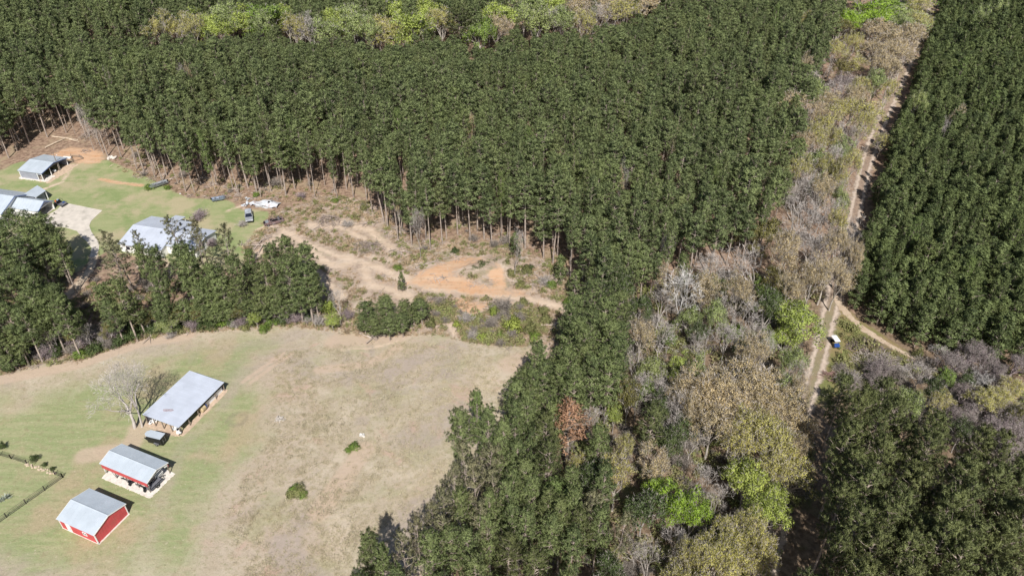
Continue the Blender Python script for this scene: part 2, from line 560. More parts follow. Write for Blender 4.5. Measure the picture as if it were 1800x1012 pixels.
def slab(name, pts, z, m, h=0.06):
    P = [G(*p) for p in pts]
    b = MB()
    n = len(P)
    b.poly([(p.x, p.y, z) for p in P] + [(p.x, p.y, z - h - 0.3) for p in P],
           [tuple(range(n))] + [(i, n + i, n + (i + 1) % n, (i + 1) % n) for i in range(n)])
    o = b.build(name, m)
    # face up
    import bmesh
    bm = bmesh.new(); bm.from_mesh(o.data); bmesh.ops.recalc_face_normals(bm, faces=bm.faces); bm.to_mesh(o.data); bm.free()
    return tag(o, kind='structure')


CONC = mat('concrete', (0.57, 0.515, 0.45), 0.9, var=0.10, scale=0.6, dirt=(0.36, 0.33, 0.28), dirtscale=0.25, bump=0.01)
slab('driveway', [(73, 384), (95, 372), (102, 367), (112, 357), (121, 358), (180, 370), (170, 379), (160, 389), (157, 397), (161, 408), (175, 428), (173, 441), (169, 452),
                  (158, 452), (161, 436), (152, 424), (144, 417), (135, 406), (115, 400), (92, 398), (73, 392)], 0.06, CONC)
ribbon('driveway_dirt', [(165, 446), (164, 465), (152, 485), (130, 508), (105, 530)], [2.6, 2.4, 2.4, 2.6, 2.6], (0.48, 0.38, 0.28), (0.58, 0.47, 0.36), 0.03, edge_noise=0.5)

# ------------------------------------------------------------------ trees
RNG = np.random.default_rng(7)


def nrm(a):
    return a / (np.linalg.norm(a, axis=-1, keepdims=True) + 1e-9)


class QA:
    """quads gathered as arrays"""
    def __init__(self):
        self.v, self.q, self.t, self.n, self.k = [], [], [], [], 0

    def add(self, v, q, t=None, n=None):
        v = np.asarray(v, float).reshape(-1, 3)
        q = np.asarray(q, int).reshape(-1, 4)
        if n is not None:                        # wind each leaf so that it faces out of its clump
            n = np.asarray(n, float).reshape(-1, 3)
            f = np.cross(v[q[:, 2]] - v[q[:, 0]], v[q[:, 3]] - v[q[:, 1]])
            bad = (f * n[q[:, 0]]).sum(1) < 0
            q = np.where(bad[:, None], q[:, ::-1], q)
        self.n.append(np.tile([0, 0, 1.0], (len(v), 1)) if n is None else n)
        self.v.append(v)
        self.q.append(q + self.k)
        self.t.append(np.full(len(v), 0.5) if t is None else np.asarray(t, float))
        self.k += len(v)

    def tube(self, pts, rad, n=5):
        pts = np.asarray(pts, float)
        rad = np.broadcast_to(np.asarray(rad, float), (len(pts),))
        d = nrm(np.gradient(pts, axis=0))
        s = nrm(np.cross(d, np.array([0.31, 0.17, 0.93]) + 0.001))
        u = np.cross(d, s)
        a = np.arange(n) / n * 2 * math.pi
        ring = pts[:, None] + (s[:, None] * np.cos(a)[None, :, None] + u[:, None] * np.sin(a)[None, :, None]) * rad[:, None, None]
        i = np.arange(len(pts) - 1)[:, None] * n
        k = np.arange(n)[None]
        k2 = (k + 1) % n
        self.add(ring, np.stack([i + k, i + k2, i + n + k2, i + n + k], -1))

    def blades(self, C, D, k, ln, w, bias=0.8, rng=RNG, tint=None, flat=0.0, ax=None):
        C, D = np.asarray(C, float), np.asarray(D, float)
        m = len(C)
        d = nrm(D[:, None] * bias + rng.normal(size=(m, k, 3)) * np.array([1, 1, 1 - flat]))
        L = ln * rng.uniform(0.7, 1.25, (m, k, 1))
        s = nrm(np.cross(d, rng.normal(size=(m, k, 3)))) * (w * rng.uniform(0.7, 1.3, (m, k, 1)) / 2)
        b = C[:, None] + rng.normal(size=(m, k, 3)) * 0.06
        V = np.stack([b, b + d * L * 0.55 - s, b + d * L, b + d * L * 0.55 + s], 2)
        q = np.arange(m * k * 4).reshape(-1, 4)
        if tint is None:
            tint = rng.uniform(0, 1, m)
        tt = np.clip(tint[:, None] + rng.normal(size=(m, k)) * 0.08, 0, 1)
        no = None
        if ax is not None:
            rad = C - ax(C)
            no = nrm(nrm(d + rng.normal(size=d.shape) * 0.75) * 0.8 + nrm(rad)[:, None] * 0.45 + np.array([0, 0, 0.35]))
            no = np.repeat(no[:, :, None], 4, 2)
        self.add(V, q, np.repeat(tt.ravel(), 4), no)

    def leaves(self, C, k, spread, size, rng=RNG, tint=None, up=0.5):
        C = np.asarray(C, float)
        m = len(C)
        off = nrm(rng.normal(size=(m, k, 3))) * (spread * rng.uniform(0.2, 1, (m, k, 1)) ** 0.6) * np.array([1, 1, 0.7])
        c = C[:, None] + off
        nr = nrm(rng.normal(size=(m, k, 3)) + np.array([0, 0, up]) + off / (spread + 1e-6) * 0.5)
        a = nrm(np.cross(nr, rng.normal(size=(m, k, 3))))
        b = np.cross(nr, a)
        s = size * rng.uniform(0.6, 1.3, (m, k, 1)) / 2
        V = np.stack([c - a * s * 1.2, c - b * s * 0.8, c + a * s * 1.2, c + b * s * 0.8], 2)
        if tint is None:
            tint = rng.uniform(0, 1, m)
        tt = np.clip(tint[:, None] + rng.normal(size=(m, k)) * 0.1, 0, 1)
        ctr = C.mean(0) * np.array([1, 1, 0.85])
        no = nrm(nrm(off) * 0.7 + nr * 0.35 + nrm(C - ctr)[:, None] * 0.4 + np.array([0, 0, 0.25]))
        self.add(V, np.arange(m * k * 4).reshape(-1, 4), np.repeat(tt.ravel(), 4), np.repeat(no[:, :, None], 4, 2))

    def arr(self):
        return np.concatenate(self.v), np.concatenate(self.q), np.concatenate(self.t)


def pine(seed, h=17.0, Rc=2.2, cb=0.45, nbr=34, clumps=(2, 5), k=8, ln=0.55, w=0.16, tr=0.17, lean=0.35, round_=0.55, bare=6, full=1.0, skirt=0.25):
    """a pine with a straight bole and whorls of limbs ending in needle tufts -> (wood, crown) arrays"""
    r = np.random.default_rng(seed)
    wood, crown = QA(), QA()
    zz = np.linspace(-0.3, h * 0.985, 9)
    bend = r.normal(size=2) * lean
    t = np.clip(zz / h, 0, 1)
    wob = np.stack([np.sin(t * 3 + seed) * 0.12, np.cos(t * 2.6 + seed) * 0.12], -1)
    axis = np.concatenate([bend * (t[:, None] ** 1.6) + wob * t[:, None], zz[:, None]], 1)
    wood.tube(axis, tr * (1 - 0.88 * t) + 0.012, 7)

    def at(z):
        return np.array([np.interp(z, zz, axis[:, 0]), np.interp(z, zz, axis[:, 1]), z])
    zb = cb * h
    C, D = [], []
    az = r.uniform(0, 6.28)
    for i in range(nbr):
        u = (i + r.uniform(0, 1)) / nbr
        z = zb + (h - zb) * u ** 0.92
        prof = (1 - u) ** round_ * (skirt + (1 - skirt) * min(1, u / 0.3)) + 0.06
        L = Rc * prof * r.uniform(0.65, 1.2) * full
        az += 2.4 + r.normal() * 0.35
        rise = R(r.uniform(-8, 22) + 35 * u)
        p0 = at(z)
        d = np.array([math.cos(az) * math.cos(rise), math.sin(az) * math.cos(rise), math.sin(rise)])
        p1 = p0 + d * L * 0.55
        p2 = p0 + d * L + np.array([0, 0, 0.12 * L])
        wood.tube([p0, p1, p2], np.array([0.05, 0.03, 0.012]) * (0.6 + L / 3), 3)
        n = r.integers(clumps[0], clumps[1] + 1) + int(L)
        for j in range(n):
            f = 0.35 + 0.65 * (j + r.uniform(0, 0.9)) / n
            side = np.cross(d, [0, 0, 1]) * r.normal() * 0.28 * L * (1 - abs(f - 0.75))
            C.append(p0 + (p2 - p0) * f + side + r.normal(size=3) * 0.1)
            D.append(nrm(d * 0.7 + np.array([0, 0, 0.55]) + side * 0.8))
    for j in range(5):
        C.append(at(h - 0.25 * j) + r.normal(size=3) * 0.1)
        D.append(np.array([0, 0, 1.0]))
    for i in range(bare):                                   # dead lower snags
        z = r.uniform(0.22, cb) * h
        a = r.uniform(0, 6.28)
        L = r.uniform(0.4, 1.2)
        wood.tube([at(z), at(z) + np.array([math.cos(a) * L, math.sin(a) * L, -0.1])], [0.03, 0.01], 3)
    def axis_of(c):
        z = c[:, 2] - 0.5
        return np.stack([np.interp(z, zz, axis[:, 0]), np.interp(z, zz, axis[:, 1]), z], -1)
    crown.blades(C, D, k, ln, w, 0.6, r, tint=r.uniform(0, 1, len(C)), ax=axis_of)
    return wood, crown


def hardwood(seed, h=13.0, Rc=5.0, levels=4, fork=0.25, leaf=None, trunk=0.22, first=4, twigs=3, tw=0.024, upr=0.5, leafless_core=True, den=1.0):
    """a spreading broadleaf skeleton; leaf = (per tip, spread, size) or None -> (wood, crown or None)"""
    r = np.random.default_rng(seed)
    wood, crown = QA(), QA()
    tips, mids = [], []

    def grow(p, d, L, rad, lv):
        n = 4 if lv < 2 else 3
        b = p + d * L * 0.5 + r.normal(size=3) * L * 0.06
        d2 = nrm(d + r.normal(size=3) * 0.18 + np.array([0, 0, 0.10]))
        e = b + d2 * L * 0.5
        wood.tube([p, b, e], [rad, rad * 0.8, rad * 0.62], 6 if lv == 0 else n + 1 if lv == 1 else 3)
        if lv >= levels:
            tips.append(e)
            return
        k = first if lv == 0 else (3 if r.random() < 0.75 else 2) if lv < levels - 1 else twigs
        a0 = r.uniform(0, 6.28)
        s = nrm(np.cross(d2, [0.3, 0.2, 0.93]))
        q = np.cross(d2, s)
        for i in range(k):
            a = a0 + i * 6.283 / k + r.normal() * 0.35
            sp = r.uniform(0.45, 0.95) if lv else r.uniform(0.35, 0.85)
            dd = nrm(d2 * math.cos(sp) + (s * math.cos(a) + q * math.sin(a)) * math.sin(sp) + np.array([0, 0, 0.16 * upr * 2]))
            f = 1.0 if lv == 0 or i == 0 else r.uniform(0.55, 1.0)
            st = p + (b - p) * min(1, f * 2) if f < 0.5 else b + (e - b) * (f * 2 - 1)
            grow(st, dd, L * r.uniform(0.62, 0.86) * (1.25 if lv == 0 else 1), max(tw * 0.5, rad * (0.52 if lv else 0.55)), lv + 1)
        mids.append(e)

    grow(np.array([0, 0, -0.2]), nrm(np.array([r.normal() * 0.06, r.normal() * 0.06, 1])), h * fork, trunk, 0)
    v = np.concatenate(wood.v)
    T = np.array(tips)
    # fit the wanted height and radius
    top = v[:, 2].max()
    c = np.median(T[:, :2], axis=0)
    rad = np.percentile(np.hypot(T[:, 0] - c[0], T[:, 1] - c[1]), 90)
    sc = np.array([Rc * 0.95 / rad, Rc * 0.95 / rad, h * 0.97 / top])
    for i in range(len(wood.v)):
        wood.v[i] = (wood.v[i]) * sc
    T, M = T * sc, np.array(mids) * sc
    # fine twigs as slender slips
    D = nrm(T - T.mean(0) * np.array([1, 1, 0.75]))
    tq = QA()
    tq.blades(T, D, 5, h * 0.075, tw * 1.9, 1.1, r)
    wood.add(np.concatenate(tq.v), np.concatenate(tq.q), None)
    if leaf:
        keep = r.random(len(T)) < den
        crown.leaves(T[keep], leaf[0], leaf[1], leaf[2], r)
        return wood, crown
    return wood, None


def shrub(seed, h=1.6, Rc=1.3, n=70, k=22, size=0.13, stems=9):
    r = np.random.default_rng(seed)
    wood, crown = QA(), QA()
    C = []
    for i in range(n):
        a, u = r.uniform(0, 6.28), r.uniform(0, 1) ** 0.5
        bump = 0.75 + 0.35 * math.sin(3 * a + seed) * r.uniform(0.5, 1)
        z = h * (0.15 + 0.8 * math.sqrt(max(0, 1 - u * u)) * r.uniform(0.45, 1.0) * bump)
        C.append((math.cos(a) * u * Rc * bump, math.sin(a) * u * Rc * bump, z))
    crown.leaves(C, k, 0.26 * Rc + 0.05, size, r)
    for c in C[:stems]:
        wood.tube([(c[0] * 0.15, c[1] * 0.15, -0.05), (c[0] * 0.6, c[1] * 0.6, c[2] * 0.6), c], [0.04, 0.025, 0.01], 3)
    return wood, crown


def twigbush(seed, h=1.8, Rc=1.5, n=46):
    """leafless bush: many arching stems from one root"""
    r = np.random.default_rng(seed)
    q = QA()
    tips = []
    for i in range(n):
        a, u = r.uniform(0, 6.28), r.uniform(0.2, 1)
        e = np.array([math.cos(a) * u * Rc, math.sin(a) * u * Rc, h * r.uniform(0.55, 1) * (1.1 - 0.45 * u)])
        m = e * np.array([0.45, 0.45, 0.65]) + r.normal(size=3) * 0.08
        q.tube([(0, 0, -0.05), m, e], [0.03, 0.022, 0.009], 3)
        tips += [m, e, (m + e) / 2]
    T = np.array(tips)
    q.blades(T, nrm(T + np.array([0, 0, 0.6])), 6, 0.28 * h, 0.045, 0.9, r)
    return q


BARK = mat('pine_bark', (0.37, 0.305, 0.26), 0.95, var=0.3, scale=1.2)
BARKG = mat('grey_bark', (0.40, 0.36, 0.33), 0.95, var=0.25, scale=0.8)
BARKD = mat('dead_bark', (0.55, 0.52, 0.49), 0.9, var=0.15, scale=0.8)
BARKT = mat('tan_bark', (0.45, 0.40, 0.35), 0.95, var=0.25, scale=0.8)
BARKP = mat('purple_bark', (0.30, 0.24, 0.245), 0.95, var=0.25, scale=0.8)
LM = dict(
    needle=leafmat('pine_needles', (0.180, 0.214, 0.090), (0.117, 0.153, 0.069)),
    young=leafmat('young_pine_needles', (0.137, 0.168, 0.064), (0.093, 0.126, 0.054)),
    field=leafmat('field_pine_needles', (0.180, 0.215, 0.085), (0.120, 0.160, 0.068)),
    grey=leafmat('grey_pine_needles', (0.215, 0.205, 0.115), (0.150, 0.160, 0.085)),
    big=leafmat('old_pine_needles', (0.150, 0.168, 0.065), (0.100, 0.122, 0.052)),
    dead=leafmat('dead_pine_needles', (0.35, 0.205, 0.13), (0.30, 0.17, 0.11)),
    lightpine=leafmat('light_pine_needles', (0.18, 0.235, 0.08), (0.145, 0.195, 0.07)),
    tan=leafmat('tan_buds', (0.41, 0.33, 0.19), (0.335, 0.265, 0.14)),
    olive=leafmat('olive_buds', (0.375, 0.35, 0.105), (0.31, 0.29, 0.095)),
    lime=leafmat('lime_leaves', (0.35, 0.41, 0.10), (0.30, 0.365, 0.09), 0.3),
    green=leafmat('fresh_green_leaves', (0.20, 0.28, 0.06), (0.16, 0.235, 0.06), 0.3),
    pale=leafmat('pale_green_leaves', (0.29, 0.34, 0.135), (0.24, 0.29, 0.11), 0.3),
    dull=leafmat('dull_olive_leaves', (0.235, 0.235, 0.095), (0.19, 0.20, 0.08)),
    vivid=leafmat('vivid_green_leaves', (0.27, 0.39, 0.05), (0.22, 0.33, 0.05), 0.3),
    dark=leafmat('dark_leaves', (0.085, 0.115, 0.04), (0.065, 0.09, 0.035)),
    darkolive=leafmat('dark_olive_leaves', (0.17, 0.155, 0.05), (0.13, 0.125, 0.04)),
    mauve=leafmat('mauve_twigs', (0.305, 0.27, 0.245), (0.255, 0.225, 0.205)),
    weed=leafmat('weed_leaves', (0.20, 0.22, 0.08), (0.27, 0.21, 0.13)),
    straw=leafmat('dry_grass', (0.40, 0.31, 0.20), (0.30, 0.22, 0.15)),
)

def wood_normals(v, q):
    f = nrm(np.cross(v[q[:, 2]] - v[q[:, 0]], v[q[:, 3]] - v[q[:, 1]]))
    n = np.zeros_like(v)
    for i in range(4): np.add.at(n, q[:, i], f)
    return nrm(n)


NV = 5
TM = {}          # kind -> list of (wood mesh, crown mesh or None, height, radius, merged arrays)


def variants(kind, make, n, h, rc, bark, leaf, merged=False):
    L = []
    for i in range(n):
        w, c = make(i)
        wv, wq, wt = w.arr()
        wm = qmesh(kind + '_wood', wv, wq, [bark], tint=wt)
        cm = mm = None
        if c is not None:
            cv, cq, ct = c.arr()
            cn = np.concatenate(c.n)
            cm = qmesh(kind + '_crown', cv, cq, [leaf], tint=ct, nor=cn)
            if merged:
                mm = qmesh(kind + '_tree', np.concatenate([wv, cv]), np.concatenate([wq, cq + len(wv)]), [bark, leaf],
                           mi=np.concatenate([np.zeros(len(wq)), np.ones(len(cq))]), tint=np.concatenate([wt, ct]), nor=np.concatenate([wood_normals(wv, wq), cn]))
        L.append((wm, cm, h, rc, mm))
    TM[kind] = L


variants('plantation', lambda i: pine(10 + i, 17, 2.5, (0.55, 0.47, 0.60, 0.42, 0.52, 0.62, 0.50, 0.45)[i], (40, 46, 36, 50, 42, 34, 44, 48)[i], (3, 5), 18, 0.48, 0.11, round_=(0.34, 0.42, 0.3, 0.5, 0.36, 0.28, 0.4, 0.45)[i], skirt=0.6, bare=3), 8, 17, 2.5, BARK, LM['needle'], True)
variants('young', lambda i: pine(30 + i, 10.5, 2.1, 0.12, 44, (3, 5), 18, 0.46, 0.11, 0.12, round_=0.36 + 0.05 * i, skirt=0.8, bare=0), 5, 10.5, 2.1, BARK, LM['young'], True)
variants('field', lambda i: pine(50 + i, 15, 3.0, 0.36, 60, (3, 6), 24, 0.44, 0.085, 0.2, round_=0.32, skirt=0.55, lean=0.6), 6, 15, 3.0, BARK, LM['field'])
variants('open', lambda i: pine(60 + i, 16, 3.2, 0.42, 30, (2, 3), 28, 0.44, 0.08, 0.21, round_=0.4, skirt=0.5, lean=0.8), 5, 16, 3.2, BARK, LM['grey'])
variants('big', lambda i: pine(70 + i, 20, 4.2, 0.42, 58, (4, 7), 28, 0.44, 0.08, 0.27, round_=0.36, skirt=0.5, lean=0.8), 5, 20, 4.2, BARK, LM['big'], True)
variants('dead', lambda i: pine(90 + i, 15, 2.6, 0.5, 40, (2, 4), 13, 0.42, 0.09, 0.19, round_=0.4, skirt=0.8), 1, 15, 2.6, BARK, LM['dead'])
variants('small', lambda i: pine(95 + i, 5, 1.6, 0.08, 34, (2, 4), 14, 0.36, 0.10, 0.08, skirt=0.9, bare=0), 3, 5, 1.6, BARK, LM['field'])
variants('bare', lambda i: hardwood(100 + i, 12, 4, 4, 0.22, None, 0.20, 4, 4, 0.034), 5, 12, 4, BARKG, None)
variants('budding', lambda i: hardwood(120 + i, 13, 5, 4, 0.2, (36, 0.80, 0.20), 0.26, 5, 4, 0.036), 5, 13, 5, BARKT, LM['tan'])
variants('mauve', lambda i: hardwood(130 + i, 7, 4, 4, 0.12, (30, 0.8, 0.13), 0.14, 6, 4, 0.03), 4, 7, 4, BARKP, LM['mauve'])
variants('solo', lambda i: hardwood(111 + i * 3, 13, 5, 5, 0.22, None, 0.30, 3, 4, 0.024, upr=0.75), 3, 13, 5, BARKG, None)
variants('leafy', lambda i: hardwood(140 + i, 11, 4, 4, 0.2, (60, 0.95, 0.24), 0.22, 5, 3, 0.03), 5, 11, 4, BARKG, LM['green'])
variants('shrub', lambda i: shrub(160 + i), 4, 1.6, 1.3, BARKT, LM['dark'])
TM['twig'] = [(qmesh('twig_bush', *(lambda a: (a[0], a[1]))(twigbush(180 + i).arr()), [BARKG]), None, 1.8, 1.5, None) for i in range(3)]

# letter -> (mesh kind, thing name, category, crown material, bark material, usual height, phrase)
KIND = {
    'P': ('field', 'pine_tree', 'pine tree', 'field', None, 15, 'green pine'),
    'N': ('open', 'pine_tree', 'pine tree', 'grey', None, 17, 'greyish open-crowned pine'),
    'H': ('field', 'pine_tree', 'pine tree', 'lightpine', None, 14, 'yellow-green pine'),
    'X': ('big', 'pine_tree', 'pine tree', 'big', None, 20, 'big dark pine'),
    'Q': ('small', 'young_pine', 'pine tree', 'field', None, 6, 'short young pine'),
    'R': ('dead', 'dead_pine', 'pine tree', 'dead', None, 15, 'dead pine with rusty brown needles'),
    'B': ('bare', 'bare_tree', 'bare tree', None, 'grey', 11, 'grey leafless tree'),
    'W': ('bare', 'bare_tree', 'bare tree', None, 'dead', 13, 'bleached leafless tree'),
    'V': ('solo', 'bare_tree', 'bare tree', None, 'ash', 13, 'bare grey tree'),
    'M': ('mauve', 'bare_tree', 'bare tree', 'mauve', None, 7, 'mauve-brown leafless thicket tree'),
    'T': ('budding', 'budding_tree', 'tree', 'tan', None, 13, 'tan budding hardwood'),
    'Y': ('budding', 'budding_tree', 'tree', 'olive', None, 12, 'yellow-olive budding hardwood'),
    'L': ('leafy', 'leafy_tree', 'tree', 'lime', None, 11, 'lime-green leafy tree'),
    'G': ('leafy', 'leafy_tree', 'tree', 'green', None, 11, 'fresh green leafy tree'),
    'J': ('leafy', 'leafy_tree', 'tree', 'vivid', None, 11, 'vivid green leafy tree'),
    'E': ('leafy', 'leafy_tree', 'tree', 'pale', None, 11, 'pale green leafy tree'),
    'D': ('leafy', 'leafy_tree', 'tree', 'dark', None, 12, 'dark green leafy tree'),
    'O': ('leafy', 'leafy_tree', 'tree', 'darkolive', None, 11, 'dark olive leafy tree'),
    'S': ('shrub', 'shrub', 'shrub', 'dark', None, 1.6, 'dark green shrub'),
    's': ('shrub', 'shrub', 'shrub', 'lime', None, 3, 'lime-green shrub'),
    'g': ('shrub', 'shrub', 'shrub', 'green', None, 2.2, 'fresh green shrub'),
    'y': ('shrub', 'shrub', 'shrub', 'dull', None, 2.2, 'dull olive shrub'),
    'b': ('twig', 'bare_bush', 'bush', None, 'grey', 1.8, 'grey leafless bush'),
    'm': ('twig', 'bare_bush', 'bush', None, 'purple', 2.2, 'mauve-brown leafless bush'),
}
BK = dict(ash=mat('ash_bark', (0.47, 0.425, 0.39), 0.9, var=0.15, scale=0.8), grey=BARKG, dead=BARKD, purple=BARKP)


def set_mat(o, m):
    o.material_slots[0].link = 'OBJECT'
    o.material_slots[0].material = m


def plant(k, x, y, h, rad, rz, pick, label=None, group=None):
    mk, name, cat, lm, bk, _, _ = KIND[k]
    wm, cm, h0, r0, _ = TM[mk][pick % len(TM[mk])]
    if cm is None:
        o = bpy.data.objects.new(name, wm)
        COL.objects.link(o)
        tag(o, label, cat, group)
        if bk: set_mat(o, BK[bk])
    else:
        o = empty(name, (0, 0, 0), 0, label, cat, group)
        w = link('trunk' if mk not in ('shrub',) else 'stems', wm, o)
        c = link('crown' if mk not in ('shrub',) else 'foliage', cm, o)
        if lm: set_mat(c, LM[lm])
    o.location = (x, y, 0)
    o.rotation_euler = (0, 0, rz)
    o.scale = (rad / r0, rad / r0, h / h0)
    return o


def parse(s):
    out = []
    for ln in s.strip().split('\n'):
        ln = ln.split('#')[0]
        for e in ln.split():
            k, a = e[0], [float(q) for q in e[1:].split(',')]
            out.append((k, *a))
    return out


